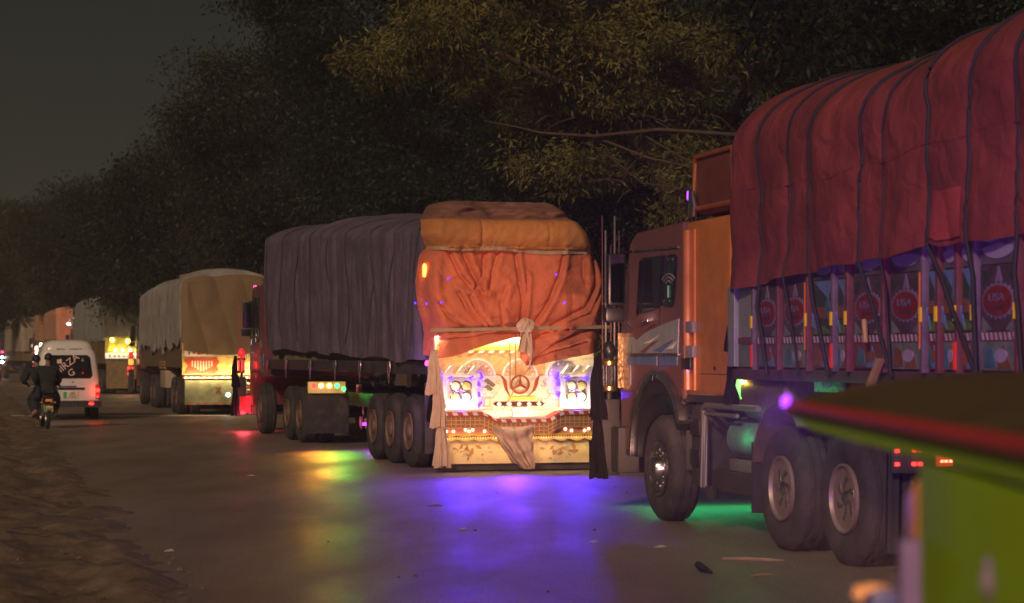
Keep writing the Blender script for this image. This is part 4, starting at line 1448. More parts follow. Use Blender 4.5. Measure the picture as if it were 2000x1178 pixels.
# black cloth hanging between sleeper and body
tassel(ta, -1.16, 2.80, 2.25, 1.3, .10, CLOTHK, 'cloth_streamer', 2, seed=9, flat=.8)

# ---- body with painted panels
MB().box(-1.20, 1.20, -9.2, 2.72, 1.56, 3.2).build('load_body', MAROON, ta)
MB().box(-1.24, 1.24, -9.2, 2.72, 1.48, 1.585).build('floor_sill', M('sill_paint', (.10, .05, .06), .6, var=.4), ta, bevel=.01)
MB().prism([ap(1425, 716), ap(1438, 716), ap(1438, 560), ap(1425, 560)], aside, -.3, .02).build('corner_post', M('brushed_alloy', (.5, .5, .52), .35, metal=.6, var=.15), ta, bevel=.006)
LILAC = M('lilac_enamel', (.34, .28, .42), .45, var=.2, scale=8, dirt=.35, dcol=(.2, .16, .2))
DGREEN = M('dark_green_art', (.045, .06, .05), .5, var=.5, scale=12)
SKYB = M('sky_blue_art', (.12, .19, .38), .5, var=.25, scale=14)
EARTH = M('earth_art', (.20, .075, .05), .5, var=.4, scale=14)
TEALA = M('teal_art', (.06, .14, .20), .5, var=.4, scale=12)
GREYA = M('grey_green_art', (.15, .17, .16), .5, var=.4, scale=10)
MEDR = M('medallion_red', (.20, .026, .032), .5, var=.4, scale=12, dirt=.4, dcol=(.09, .03, .04))
SCAL = M('scallop_violet', (.20, .15, .24), .5, var=.2)
LETB = M('pale_blue_letters', (.13, .13, .24), .5, var=.1)
ORS = M('orange_reflector', (.85, .20, .03), .35, var=.1)
REDS = M('red_reflector', (.75, .04, .03), .35, var=.1, emit=.10, ecol=(1, .05, .03))
AMB = M('amber_reflector', (.95, .55, .02), .35, var=.05, emit=.06, ecol=(1, .55, .02))
bays = [(1441, 1474, 'plain'), (1476, 1522, 'med'), (1527, 1580, 'med'), (1585, 1630, 'land'), (1634, 1658, 'land'), (1664, 1728, 'med'), (1735, 1805, 'med'),
        (1811, 1835, 'land'), (1840, 1872, 'land'), (1876, 1906, 'land'), (1911, 1990, 'med'), (1997, 2075, 'land'), (2082, 2170, 'med')]
for i, (p0, p1, kind) in enumerate(bays):
    y1, y0 = ay(p0), ay(p1)
    yc, hw = (y0 + y1) / 2, (y1 - y0) / 2
    # post
    MB().prism(yz(y0 - .045, y0 + .005, 1.57, 2.95 if i > 2 else 2.45), aside, -.03, .035).build('post', MAROON if i % 3 else M('pale_post', (.16, .11, .16), .5, var=.4, scale=9), ta, bevel=.008)
    if i % 2 == 0 or kind == 'land':
        MB().prism(yz(y0 - .035, y0 + .001, 1.95, 2.06), aside, .03, .045).build('amber_reflector', AMB, ta)
    if i in (2, 6, 12):
        MB().prism(yz(y0 - .008, y0 + .004, 1.75, 2.32), aside, .03, .043).build('orange_reflector', ORS, ta)
    if i in (0, 3, 8):
        MB().prism(yz(y0 - .04, y0 + .0, 1.60, 1.80), aside, .03, .044).build('red_reflector', REDS, ta)
    # lower panel with a little scene
    lp = MB().prism(yz(y0 + .008, y1 - .045, 1.60, 1.80), aside, -.03, .006).build('lower_panel', MAROON if i % 2 else GREYA, ta)
    if kind != 'plain':
        MB().prism([(yc - hw * .7, 1.61), (yc, 1.61), (yc - hw * .3, 1.78)], aside, 0, .010).build('painted_peak', SKYB if i % 2 else EARTH, lp)
        MB().prism([(yc + hw * .05, 1.62), (yc + hw * .65, 1.62), (yc + hw * .5, 1.77), (yc + hw * .2, 1.74)], aside, 0, .012).build('painted_hill', TEALA if i % 3 else EARTH, lp)
        MB().prism([(yc - hw * .2 + hw * .3 * math.cos(a), 1.70 + .05 * math.sin(a)) for a in [k * PI / 5 for k in range(10)]], aside, 0, .014).build('painted_flower', EARTH if i % 2 else LILAC, lp)
    # hazard strip
    hs = MB().prism(yz(y0 + .008, y1 - .045, 1.805, 1.865), aside, -.03, .012).build('hazard_strip', MAROON, ta)
    if kind != 'plain':
        nst = max(2, int(hw * 2 / .075))
        for k in range(nst):
            a = y0 + .02 + (y1 - .05 - y0 - .02) * k / nst
            MB().prism([(a, 1.808), (a + .026, 1.808), (a + .044, 1.862), (a + .018, 1.862)], aside, 0, .016).build('hazard_stripe', M('lilac_white', (.40, .33, .42), .5, var=.3), hs)
    # middle panel
    mp = MB().prism(yz(y0 + .008, y1 - .045, 1.87, 2.33), aside, -.03, .006).build('painted_panel', {'plain': M('brushed_alloy', (.5, .5, .52), .35), 'med': M('plum_panel', (.085, .05, .075), .5, var=.4, scale=9), 'land': DGREEN}[kind], ta)
    zc = 2.08
    if kind == 'med':
        n = 44
        out = [(yc - .02 + (hw * .80 + .012 * math.cos(k * PI)) * math.cos(2 * PI * k / n), zc + (.122 + .010 * math.cos(k * PI)) * math.sin(2 * PI * k / n)) for k in range(n)]
        MB().prism(out, aside, 0, .012).build('medallion_rim', SCAL, mp)
        MB().prism([(yc - .02 + hw * .70 * math.cos(2 * PI * k / 36), zc + .105 * math.sin(2 * PI * k / 36)) for k in range(36)], aside, 0, .018).build('medallion', MEDR, mp)
        text('lettering', 'USA', .082, LETB, mp, (-AW - .021, yc - .01, zc + .02), (PI / 2, 0, -PI / 2), .002, xs=1.5 * hw / .28)
        MB().prism(yz(yc - hw * .4, yc + hw * .25, zc - .065, zc - .035), aside, 0, .020).build('painted_ribbon', M('plum_ribbon', (.09, .03, .05), .5), mp)
        MB().prism([(yc - .08, 2.21), (yc + .03, 2.21), (yc - .02, 2.32)], aside, 0, .012).build('finial_motif', SCAL, mp)
        for sx_ in (-1, 1):
            for sz_ in (-1, 1):
                MB().prism([(yc - .02 + sx_ * hw * .84, zc + sz_ * .22), (yc - .02 + sx_ * hw * .35, zc + sz_ * .2), (yc - .02 + sx_ * hw * .8, zc + sz_ * .11)], aside, 0, .010).build('corner_leaf', DGREEN if sz_ > 0 else GREYA, mp)
    elif kind == 'land':
        MB().prism([(yc - hw * .9, 2.32), (yc + hw * .7, 2.32), (yc + hw * .1, 2.25), (yc - hw * .55, 2.17)], aside, 0, .010).build('painted_sky', SKYB, mp)
        MB().prism([(yc - hw * .9, 2.0), (yc - hw * .1, 2.0), (yc - hw * .5, 2.2)], aside, 0, .013).build('painted_peak', TEALA, mp)
        MB().prism([(yc - hw * .7, 2.02), (yc + hw * .6, 2.0), (yc + hw * .4, 2.11), (yc - hw * .2, 2.10)], aside, 0, .016).build('painted_hill', EARTH, mp)
        MB().prism([(yc - hw * .9, 1.88), (yc + hw * .7, 1.88), (yc + hw * .6, 1.97), (yc - hw * .3, 1.94)], aside, 0, .012).build('painted_meadow', M('meadow_art', (.10, .16, .05), .5, var=.4), mp)
        MB().prism([(yc + hw * .1, 1.89), (yc + hw * .8, 1.95), (yc + hw * .8, 2.06)], aside, 0, .018).build('painted_water', SKYB, mp)
    # upper panel with its lilac arch
    up = MB().prism(yz(y0 + .008, y1 - .045, 2.335, 2.90 if i > 2 else 2.45), aside, -.03, .004).build('upper_panel', M('grey_plum', (.11, .085, .12), .5, var=.4, scale=8), ta)
    if kind != 'plain' and i > 2:
        hh = hw * .86
        A = [PI + PI * k / 14 for k in range(15)]
        MB().prism([(yc - .02 + hh, 2.56), (yc - .02 + hh, 2.50)] + [(yc - .02 - hh * math.cos(a), 2.47 + .10 * math.sin(a)) for a in reversed(A)][1:-1] + [(yc - .02 - hh, 2.50), (yc - .02 - hh, 2.56)], aside, 0, .012).build('lilac_arch', LILAC, up)
        MB().prism(yz(yc - .02 - hh, yc - .02 + hh, 2.575, 2.72), aside, 0, .012).build('lilac_panel', LILAC, up, bevel=.004)
        if kind == 'med':
            for q in (-.35, 0, .3):
                MB().prism([(yc + hw * q, 2.60), (yc + hw * q + .02, 2.64), (yc + hw * q, 2.69), (yc + hw * q - .02, 2.64)], aside, 0, .018).build('drop_motif', EARTH if q else SKYB, up)
# hooks and hangers under the sill
for p in (1690, 1760, 1782, 1830, 1884, 1920):
    y = ay(p)
    MB().tube([(-1.2, y, 1.5), (-1.22, y + .01, 1.40), (-1.19, y - .02, 1.30), (-1.14, y, 1.32)], [.02, .035, .03, .015], 8).build('hook', STEEL, ta, smooth=True)
# plank hung from a strap
MB().tube([(-1.32, ay(1704), 1.98), (-1.34, ay(1712), 1.80)], [.022, .018], 6).build('wooden_stake', M('raw_wood', (.45, .27, .13), .7, var=.3), ta)
MB().prism([ap(1712, 756), ap(1722, 756), ap(1742, 703), ap(1735, 700)], aside, .06, .10).build('wooden_stake', M('raw_wood', (.45, .27, .13), .7, var=.3), ta)

# ---- red tarp with its straps
sp_px = [1420, 1487, 1546, 1592, 1697, 1742, 1832, 1914, 1996, 2075, 2170, 2300]
sy = sorted([ay(p) for p in sp_px] + [-5.2, -6.0, -6.8, -7.6, -8.4, -9.3])


def a_bulge(y, z, s):
    for a, b in zip(sy, sy[1:]):
        if a <= y <= b:
            t = (y - a) / (b - a)
            w = min(1, (b - a) / .5)
            f = .04 * w * (math.sin(PI * t) ** .5) - .02
            break
    else:
        f = 0
    f += .09 * abs(n1(y * 1.1 + z * .9, z * 1.2 - y * .4, 6)) ** .7 + .10 * n1(y * .55, z * .5, 2) + .035 * n1(y * 1.9, z * .8, 5) + .012 * n1(y * 5, z * 1.6, 1)
    f += .03 * abs(math.sin(6 * y + 3 * z + 2 * n1(y, z))) ** .6 * sstep(2.0, 2.6, y)
    return f * (1 - .3 * s)


ATARP, afn = tarp(ta, 'tarp', RED_CLOTH, -9.3, 2.82, 1.29, lambda y: lerp_tab([(-9.3, 2.5), (-1.98, 2.50), (-1.88, 2.53), (-1.3, 2.47), (2.8, 2.30)], y),
                  lambda y: lerp_tab([(-9, 4.05), (-2.6, 4.10), (-1.6, 4.04), (.5, 3.98), (1.3, 4.06), (2.2, 4.08), (2.82, 4.0)], y), a_bulge, nu=72, nv=320, crown=.16, sh=.50, front_round=.3)
WEB = M('dark_webbing', (.022, .018, .026), .8, var=.3)
slant = {1487: -.28, 1546: -.30, 1592: -.42, 1697: -.55, 1742: -.1, 1832: -.75, 1914: -.05, 1996: -.1}
for p in sp_px[1:9]:
    y = ay(p)
    pts = []
    for i in range(26):
        u = .5 * (1 - i / 25)
        yy = y - .22 * sstep(.5, 1, 1 - i / 25) * (-1 if p == 1832 else 1)
        q = Vector(afn(u, (yy + 9.3) / 12.12))
        pts.append(q + Vector((-.010, 0, .008)))
    yb = y + slant[p]
    zl = pts[-1].z
    for k in range(1, 5):
        t = k / 4
        pts.append(Vector((-1.32 + .02 * t, y + (yb - y) * t, zl + (1.53 - zl) * t)))
    pts = [q_ + Vector((0, .025 * n1(i_ * .6, p), 0)) for i_, q_ in enumerate(pts)]
    MB().tube(pts, [(.017 if p not in (1546, 1742) else .011) * (1 + .3 * n1(i_ * .9, p, 3)) for i_ in range(len(pts))], 6).build('strap', WEB, ATARP, smooth=True)
# brighter patch sewn low on the cloth, and the seams of its widths
pa, pb = (ay(1908) + 9.3) / 12.12, (ay(1846) + 9.3) / 12.12
MB().grid(lambda a, b: tuple(Vector(afn(.012 + .10 * a, pa + (pb - pa) * b)) + Vector((-.014, 0, 0))), 24, 20).build('patch', M('bright_red_canvas', (.34, .05, .055), .8, var=.25, scale=2, bump=.4, bscale=20), ATARP, smooth=True)
for u_s in (.215,):
    MB().tube([Vector(afn(u_s + .006 * math.sin(k * .7), .12 + .87 * k / 80)) + Vector((.001, 0, 0)) for k in range(81)], .004, 5).build('seam', M('seam_red', (.12, .02, .025), .9), ATARP)
# tail lamps on the bracket behind the rear wheel, and its cloth flap
br = MB().box(-1.28, -.55, -.98, -.94, .80, 1.04).build('lamp_bracket', CHASSIS, ta, bevel=.008)
for x in (-1.24, -1.10, -1.05):
    for z in (.87, .97):
        MB().box(x - .016, x + .016, -1.0, -.975, z - .013, z + .013).build('tail_lamp', E_RED, br, bevel=.004)
clu = MB().box(-.92, -.78, -1.01, -.975, .85, 1.01).build('tail_lamp', M('red_cluster_lens', (.6, .02, .02), .3, emit=1.4, ecol=(1, .03, .03)), br, bevel=.02)
for i in range(3):
    for j in range(3):
        MB().box(-.892 + .036 * i, -.872 + .036 * i, -1.018, -1.008, .878 + .045 * j, .896 + .045 * j).build('led', emitter('red_white_led', (1, .45, .25), 10), clu)
MB().box(-.70, -.50, -1.0, -.975, .86, 1.0).build('reflector', M('dull_red_reflector', (.3, .03, .03), .3, var=.4, scale=40), br)
MB().grid(lambda a, b: (-1.27 + .42 * b, -.86 + .03 * math.sin(b * 22) + .03 * a, .95 - .78 * a), 14, 40).build('mud_flap', BLACK, ta, smooth=True)

# ================================================================== trucks further up the queue
def far_truck(label, x, d, L, ztop, side_mat, rear_mat, yaw=14.3, deco=True, zb=1.7, ragged=0.0, wheels=(1.2, 2.5, 8.8, 10.1, 14.5), cabmat=None, hem_back=2.1):
    t = tag(empty('cargo_truck', (x, d, 0), math.radians(yaw)), label, 'truck', 'loaded trucks queued along the road')

    def bul(y, z, s):
        ph = y / .9 + .7 * n1(y * .5, z * .3, d) + .3 * n1(y * 1.9, z)
        return .10 * abs(math.sin(PI * ph)) ** .5 + .06 * n1(y * .5, z * .6, d * .3) - .05
    zbf = (lambda y: zb + ragged * (n1(y * 1.3, d) + .6 * n1(y * 4.1, d))) if ragged else (lambda y: zb)
    tarp(t, 'tarp', side_mat, 0, L - 2.2, 1.24, zbf, lambda y: ztop - .15 + .12 * n1(y * .3, d), bul, nu=40, nv=130, crown=.12, sh=.3)
    MB().box(-1.2, 1.2, .05, L - 2.4, 1.35, 2.6).build('load_body', M('dull_body_paint', (.16, .11, .06), .6, var=.5, scale=5), t)
    MB().box(-.45, -.33, .2, L - .4, .75, 1.0).box(.33, .45, .2, L - .4, .75, 1.0).build('chassis_rail', CHASSIS, t)

    def rfn(a, b):
        u = -1.27 + 2.54 * b
        zlow = hem_back - .28 * math.sin(PI * b) * (1 if d < 80 else .3)
        z = ztop - .08 * abs(u) ** 2 - (ztop - zlow) * a
        dd_ = .10 + .07 * n1(u * 2.2, z * 1.2, d) + .05 * abs(math.sin(u * 4 + z * 1.1)) ** .6 - .3 * max(0, abs(u) / 1.27 - .85) / .15 * .6 - .5 * max(0, .1 - a) / .1 * .5
        return (u, -dd_, z)
    MB().grid(rfn, 50, 60).build('rear_tarp', rear_mat, t, smooth=True, angle=1.4)
    for y in wheels:
        wheel(t, -1.26, y, 'plain', dual=y < 12)
        wheel(t, 1.26, y, 'plain', right=True, dual=y < 12)
        axle(t, y)
    simple_cab(t, L - 2.1, L, cabmat or CABRED, z1=3.1)
    mirror(t, -1.24, L - .4, 2.1, 2.8)
    return t


RUST = M('rust_canvas', (.42, .22, .13), .85, var=.25, scale=1.5, bump=.3)
td = far_truck('pale grey ragged tarp truck with brown rear canvas and yellow lit painted tail', -8.25, 61.3, 17.5, 4.15,
               M('pale_grey_canvas', (.30, .29, .28), .85, var=.4, scale=1.4, bump=.4, bscale=18, dirt=.5, dscale=1.5, dcol=(.12, .11, .11)),
               M('brown_canvas', (.20, .135, .07), .85, var=.2, scale=1.3, bump=.35, bscale=18), ragged=.32, zb=1.95, hem_back=2.0)


def dplate(name, u0, u1, z0, z1, mat, par, d1, d0=.0):
    return MB().box(u0, u1, -d1, -d0, z0, z1).build(name, mat, par)


YELT = M('yellow_tail_enamel', (.72, .52, .18), .5, var=.35, scale=9, dirt=.4, dscale=7, dcol=(.4, .3, .08))
tb = dplate('tail_board', -1.22, 1.22, 1.15, 2.05, YELT, td, .02)
dplate('sign_board', -1.15, .45, 1.68, 1.86, WHITEP, tb, .05)
text('lettering', '104', .15, REDP, tb, (.50, -.084, 1.77), (PI / 2, 0, 0))
for k in range(11):
    MB().box(-1.05 + .125 * k, -1.0 + .125 * k + .03 * (k % 3), -.054, -.045, 1.73 + .02 * (k % 2), 1.80 + .02 * (k % 3)).build('lettering', REDP, tb)
MB().lathe([(.16, 0), (.15, .03), (.001, .03)], Matrix.Translation((.50, -.05, 1.77)) @ Matrix.Rotation(PI / 2, 4, 'X'), 24).build('round_sign', WHITEP, tb)
cr = MB().prism([(-1.18, 1.60), (-.98, 1.66), (-.5, 1.63), (-.25, 1.66), (-.16, 1.5), (-.26, 1.4), (-.16, 1.28), (-.3, 1.17), (-.7, 1.19), (-1.18, 1.17), (-1.06, 1.4)], lambda u, v, d: (u, -d, v), 0, .04).build('crest', REDP, tb)
for k in range(8):
    MB().box(-.95 + .08 * k, -.92 + .08 * k, -.046, -.035, 1.25 + .04 * abs(k - 3.5), 1.56).build('crest_bar', WHITEP, cr)
dplate('hazard_strip', -1.22, 1.22, 1.05, 1.13, REDP, td, .16)
for k in range(14):
    MB().prism([(-1.2 + k * .175, 1.06), (-1.12 + k * .175, 1.06), (-1.08 + k * .175, 1.12), (-1.16 + k * .175, 1.12)], lambda u, v, d: (u, -d, v), .15, .168).build('hazard_stripe', WHITEP, td)
for k in range(9):
    MB().prism([(-1.2 + k * .27, 2.02), (-1.08 + k * .27, 2.02), (-1.04 + k * .27, 2.07), (-1.16 + k * .27, 2.07)], lambda u, v, d: (u, -d, v), .02, .05).build('hazard_stripe', REDP if k % 2 else WHITEP, td)
lw = dplate('lower_board', -1.15, .62, .30, 1.0, M('pond_scene_paint', (.24, .25, .14), .5, var=.6, scale=3), td, .10)
dplate('lower_board', .74, 1.22, .28, 1.0, M('pond_scene_paint', (.24, .25, .14), .5), td, .10)
for k in range(7):
    dplate('hazard_stripe', .62, .73, .34 + .09 * k, .39 + .09 * k, REDP if k % 2 else WHITEP, td, .12)
    MB().prism([(-1.1 + k * .24, .3), (-1.0 + k * .24, .3), (-.95 + k * .24, .36), (-1.05 + k * .24, .36)], lambda u, v, d: (u, -d, v), .1, .115).build('hazard_stripe', REDP, lw)
MB().prism([(-.2 + .13 * (1 if k % 2 else .35) * math.cos(k * PI / 4), .72 + .16 * (1 if k % 2 else .35) * math.sin(k * PI / 4)) for k in range(8)], lambda u, v, d: (u, -d, v), .09, .112).build('flower_motif', EARTH, lw)
for k in range(10):
    x, z = .0 + .13 * k, 1.25 + .3 * abs(n1(k * 1.7))
    MB().prism([(x, z), (x + .16, z + .02), (x + .10, z + .14)], lambda u, v, d: (u, -d, v), 0, .03 + .002 * k).build('painted_bird', WHITEP if k % 2 else OCHRE, tb)
MB().prism([(.5, 1.2), (.95, 1.35), (.85, 1.6), (.4, 1.45)], lambda u, v, d: (u, -d, v), 0, .028).build('painted_kite', CREAM, tb)
MB().lathe([(.05, 0), (.035, .02), (.001, .025)], Matrix.Translation((.08, -.11, .58)) @ Matrix.Rotation(PI / 2, 4, 'X'), 12).build('reversing_lamp', E_WHITE, td, smooth=True)
MB().box(-1.2, 1.2, -.24, -.20, 1.10, 1.14).build('lamp_bar', WHITEP, td)
lamp('lamp_bar_light', 'AREA', td, (0, -.19, 1.16), 20, (1.0, .66, .24), aim((0, .6, .8)), shape='RECTANGLE', size=2.3, size_y=.03)
lamp('lower_lamp_light', 'AREA', td, (0, -.20, 1.08), 13, (1.0, .72, .34), aim((0, .5, -.85)), shape='RECTANGLE', size=2.3, size_y=.03)
# gear showing under the ragged cloth
MB().box(-1.2, -.6, 5.6, 7.4, .7, 1.25).build('side_locker', M('pale_locker', (.42, .34, .24), .5, var=.3, dirt=.4), td, bevel=.03)
for k in range(3):
    MB().box(-1.24, -.7, 5.7, 7.3, 1.30 + .09 * k, 1.35 + .09 * k).build('plank', M('raw_wood', (.45, .27, .13), .7), td)
front_pole(td, -1.40, 17.3, 2.6, 1.72, lit=(E_ORANGE,), tass=False, bar=M('orange_pole', (.8, .3, .12), .5))

te = far_truck('teal grey tarp truck with white name board and red tail lights', -16.9, 95, 18.5, 4.62, yaw=16.5, side_mat=M('teal_grey_canvas', (.22, .24, .22), .85, var=.3, scale=1.4, bump=.3), rear_mat=M('grey_olive_canvas', (.11, .105, .075), .85, var=.25), zb=2.35, hem_back=2.65,
               wheels=(1.2, 2.5, 14.5))
tbe = dplate('tail_board', -1.2, 1.2, 1.75, 2.65, M('olive_yellow_panel', (.40, .36, .08), .5, var=.6, scale=5), te, .03)
dplate('name_board', -1.2, 1.2, 1.58, 1.82, M('lit_name_board', (.85, .82, .7), .4, var=.05, emit=.55, ecol=(1, .9, .66)), te, .08)
text('lettering', 'AND', .2, OCHRE, te, (.55, -.084, 1.70), (PI / 2, 0, 0))
for k in range(6):
    MB().box(-1.05 + .2 * k, -.95 + .2 * k + .03 * (k % 2), -.084, -.075, 1.64, 1.76 - .03 * (k % 2)).build('lettering', OCHRE, te)
for k in range(6):
    MB().lathe([(.06, 0), (.04, .03), (.001, .035)], Matrix.Translation((-.75 + .32 * k, -.04, 1.95)) @ Matrix.Rotation(PI / 2, 4, 'X'), 10).build('small_lamp', E_WARM, tbe, smooth=True)
for x, z, m_ in ((-.9, 2.4, E_YEL), (-.2, 2.35, E_YEL), (.7, 2.5, E_WARM)):
    MB().lathe([(.10, 0), (.06, .03), (.001, .035)], Matrix.Translation((x, -.04, z)) @ Matrix.Rotation(PI / 2, 4, 'X'), 10).build('small_lamp', m_, tbe, smooth=True)
MB().prism([(-1.1, 1.9), (-.6, 1.95), (-1.0, 2.5)], lambda u, v, d: (u, -d, v), .02, .05).build('painted_leaf', YELLOWP, tbe)
dplate('lower_board', -1.15, 1.15, .25, 1.45, M('brown_lower_board', (.26, .18, .09), .6, var=.4), te, .05)
for z in (1.12, .90):
    MB().lathe([(.12, 0), (.08, .04), (.001, .05)], Matrix.Translation((-.1, -.05, z)) @ Matrix.Rotation(PI / 2, 4, 'X'), 14).build('tail_lamp', E_RED, te, smooth=True)
lamp('tail_board_light', 'AREA', te, (0, -.35, 1.9), 14, (1, .75, .3), aim((0, .7, .6)), shape='RECTANGLE', size=2.0, size_y=.03)
for k in range(4):
    MB().lathe([(.001, 0), (.07, .02), (.09, .07), (.04, .12), (.001, .13)], Matrix.Translation((-1.32, 17.6 - .9 * k, 3.3 + .25 * (k % 2))), 10).build('marker_lamp', E_WHITE if k == 0 else WHITEP, te, smooth=True)
for k in range(11):
    MB().tube([(-1.30, 3 + 1.2 * k, 2.5), (-1.34, 3 + 1.2 * k, 1.5)], .02, 5).build('hanging_chain', GOLD, te)

tf = far_truck('rust tarp truck whose rear canvas glows salmon pink beyond the van', -23.7, 117, 17.5, 4.42, RUST, yaw=17, rear_mat=M('salmon_canvas', (.62, .26, .16), .85, var=.15), zb=2.6, hem_back=1.5, wheels=(1.2, 2.5, 14.5))
for k in range(9):
    MB().box(-1.34, -1.26, 2 + 1.6 * k, 2.16 + 1.6 * k, 1.5 + .3 * (k % 3), 1.75 + .3 * (k % 2) + .2 * (k % 3)).build('marker_lamp', E_WARM if k % 2 else GOLD, tf)
lamp('rear_lamp_light', 'POINT', tf, (.2, -.9, 1.4), 26, (1, .33, .22), shadow_soft_size=.1)
MB().lathe([(.001, 0), (.07, .02), (.09, .07), (.04, .12), (.001, .13)], Matrix.Translation((.6, -.2, 1.5)), 10).build('tail_lamp', E_RED, tf, smooth=True)
tg = far_truck('farthest truck, a dim grey tarp shape at the end of the queue', -32.3, 146, 16, 4.5, M('dim_grey_canvas', (.32, .26, .2), .85, var=.3), yaw=18, rear_mat=M('dim_grey_canvas', (.22, .18, .14), .85), zb=2.0, wheels=(1.2, 14))
for k, (y, z) in enumerate(((14.0, 1.9), (14.2, 1.5), (14.2, 1.15))):
    MB().lathe([(.001, 0), (.09, .03), (.11, .08), (.06, .15), (.001, .16)], Matrix.Translation((-1.40, y, z)), 10).build('marker_lamp', E_WHITE if k else E_PINK, tg, smooth=True)


# ================================================================== vans and cars
def loft(sections, n=40):
    """sections: (y, half width bottom, half width top, z0, z1, corner exponent)"""
    g = MB()
    vs = []
    for (y, wb, wt, z0, z1, ex) in sections:
        for j in range(n):
            a = 2 * PI * j / n
            c, s = math.cos(a), math.sin(a)
            cx = math.copysign(abs(c) ** (2 / ex), c)
            cz = math.copysign(abs(s) ** (2 / ex), s)
            q = (cz + 1) / 2
            vs.append(((wb + (wt - wb) * q ** 1.6) * cx, y, (z0 + z1) / 2 + (z1 - z0) / 2 * cz))
    k = len(sections)
    fs = [(i * n + j, i * n + (j + 1) % n, (i + 1) * n + (j + 1) % n, (i + 1) * n + j) for i in range(k - 1) for j in range(n)]
    fs += [tuple(range(n)), tuple((k - 1) * n + j for j in range(n - 1, -1, -1))]
    return g.add(vs, fs)


def small_wheel(par, x, y, r, w, right=False):
    e = empty('wheel', (x, y, r), PI if right else 0, par)
    mt = Matrix(((0, 0, -1, 0), (1, 0, 0, 0), (0, -1, 0, 0), (0, 0, 0, 1)))
    MB().lathe([(r * .6, -.02), (r * .85, 0), (r * .97, -.02), (r, -.05), (r, -w + .05), (r * .97, -w + .02), (r * .85, -w), (r * .6, -w + .02)], mt, 28, close=True).build('tyre', TYRE, e, smooth=True)
    MB().lathe([(r * .62, -.03), (r * .58, 0), (r * .5, -.04), (r * .2, -.02), (.001, -.01)], mt, 24).build('rim', CHROME, e, smooth=True)
    return e


VWHITE = M('van_white', (.72, .70, .66), .3, var=.08, coat=.4, dirt=.15, dcol=(.45, .38, .3))
van = tag(empty('passenger_van', (-11.70, 56.3, 0), math.radians(14.3)), 'white passenger van with dark rear window and lit right tail lamp', 'van')
sec = [(-.02, .70, .50, .52, 1.55, 6), (.0, .80, .62, .42, 1.82, 7), (.06, .835, .70, .36, 1.90, 7), (.3, .845, .72, .34, 1.93, 7), (3.2, .845, .72, .34, 1.93, 7), (3.8, .84, .68, .34, 1.86, 6), (4.35, .82, .62, .34, 1.2, 5), (4.62, .76, .66, .38, .95, 5)]
vb = loft(sec, 48).build('body', VWHITE, van, smooth=True, angle=.9)
hr = loft([(.04, .58, .42, 1.72, 1.98, 4), (.12, .68, .50, 1.72, 2.08, 4), (.4, .72, .55, 1.72, 2.13, 4), (2.8, .72, .55, 1.72, 2.13, 4), (3.5, .6, .4, 1.72, 1.95, 4)], 36).build('high_roof', VWHITE, van, smooth=True, angle=.9)
for k, (x, w) in enumerate([(-.30, .05), (-.24, .03), (-.19, .05), (-.12, .02), (.02, .03), (.07, .06), (.14, .04), (.20, .07), (.29, .05)]):
    MB().box(x, x + w * .8, .018, .05, 1.865 + .004 * (k % 3), 1.89).build('lettering', BLACKP, hr)


def vrear(name, poly, mat, par, d, d0=-.12, bevel=0):
    return MB().prism(poly, lambda u, v, q: (u, -q, v), d0, d).build(name, mat, par, bevel=bevel)


wn = vrear('rear_window', [(-.62, 1.18), (-.56, 1.10), (.56, 1.10), (.62, 1.18), (.55, 1.66), (.48, 1.72), (-.48, 1.72), (-.55, 1.66)], GLASS, van, .035, bevel=.012)
STK = M('pale_sticker', (.8, .6, .45), .5, var=.1)
text('lettering', 'MIRZA', .26, STK, wn, (-.06, -.038, 1.46), (PI / 2, -math.radians(38), 0))
text('lettering', 'G', .25, STK, wn, (.07, -.038, 1.25), (PI / 2, -math.radians(25), 0))
vrear('sticker', [(-.30, 1.50), (-.18, 1.50), (-.18, 1.62), (-.30, 1.60)], STK, wn, .038)
vrear('sticker', [(.32, 1.55), (.40, 1.55), (.36, 1.66)], M('grey_sticker', (.3, .28, .27), .5), wn, .038)
vrear('tailgate_recess', [(-.30, .80), (.42, .80), (.42, .86), (-.30, .86)], BLACKP, van, .028)
vrear('chrome_handle', [(-.22, .875), (.20, .875), (.20, .91), (-.22, .91)], CHROME, van, .045, bevel=.008)
vrear('lock', [(.09, .99), (.13, .99), (.13, 1.02), (.09, 1.02)], BLACKP, van, .03)
npv = vrear('number_plate', [(-.15, .58), (.25, .58), (.25, .76), (-.15, .76)], M('plate_cream', (.75, .68, .5), .4), van, .04, bevel=.008)
vrear('plate_band', [(-.14, .59), (-.05, .59), (-.05, .75), (-.14, .75)], M('plate_green', (.05, .45, .12), .5), npv, .044)
text('lettering', 'LEC', .09, BLACKP, npv, (.10, -.043, .70), (PI / 2, 0, 0))
for k in range(5):
    MB().box(.0 + .042 * k, .026 + .042 * k, -.043, -.038, .61, .645).build('lettering', M('faded_ink', (.3, .25, .17), .5), npv)
for sx_ in (-1, 1):
    tl = vrear('tail_lamp', [(sx_ * .70, .58), (sx_ * .81, .58), (sx_ * .80, .93), (sx_ * .69, .93)][:: sx_], M('tail_lens', (.25, .02, .02), .3), van, .03, bevel=.006)
    if sx_ > 0:
        for z, r in ((.79, .055), (.625, .032)):
            MB().lathe([(r, 0), (r * .6, .02), (.001, .024)], Matrix.Translation((.752, -.03, z)) @ Matrix.Rotation(PI / 2, 4, 'X'), 14).build('bulb', E_RED, tl, smooth=True)
bp = MB().box(-.84, .84, -.17, .1, .34, .50).build('bumper', M('bumper_black', (.05, .045, .04), .4), van, bevel=.03)
MB().tube([(-.86, -.19, .50), (.86, -.19, .50)], .022, 8).build('chrome_bar', CHROME, bp, smooth=True)
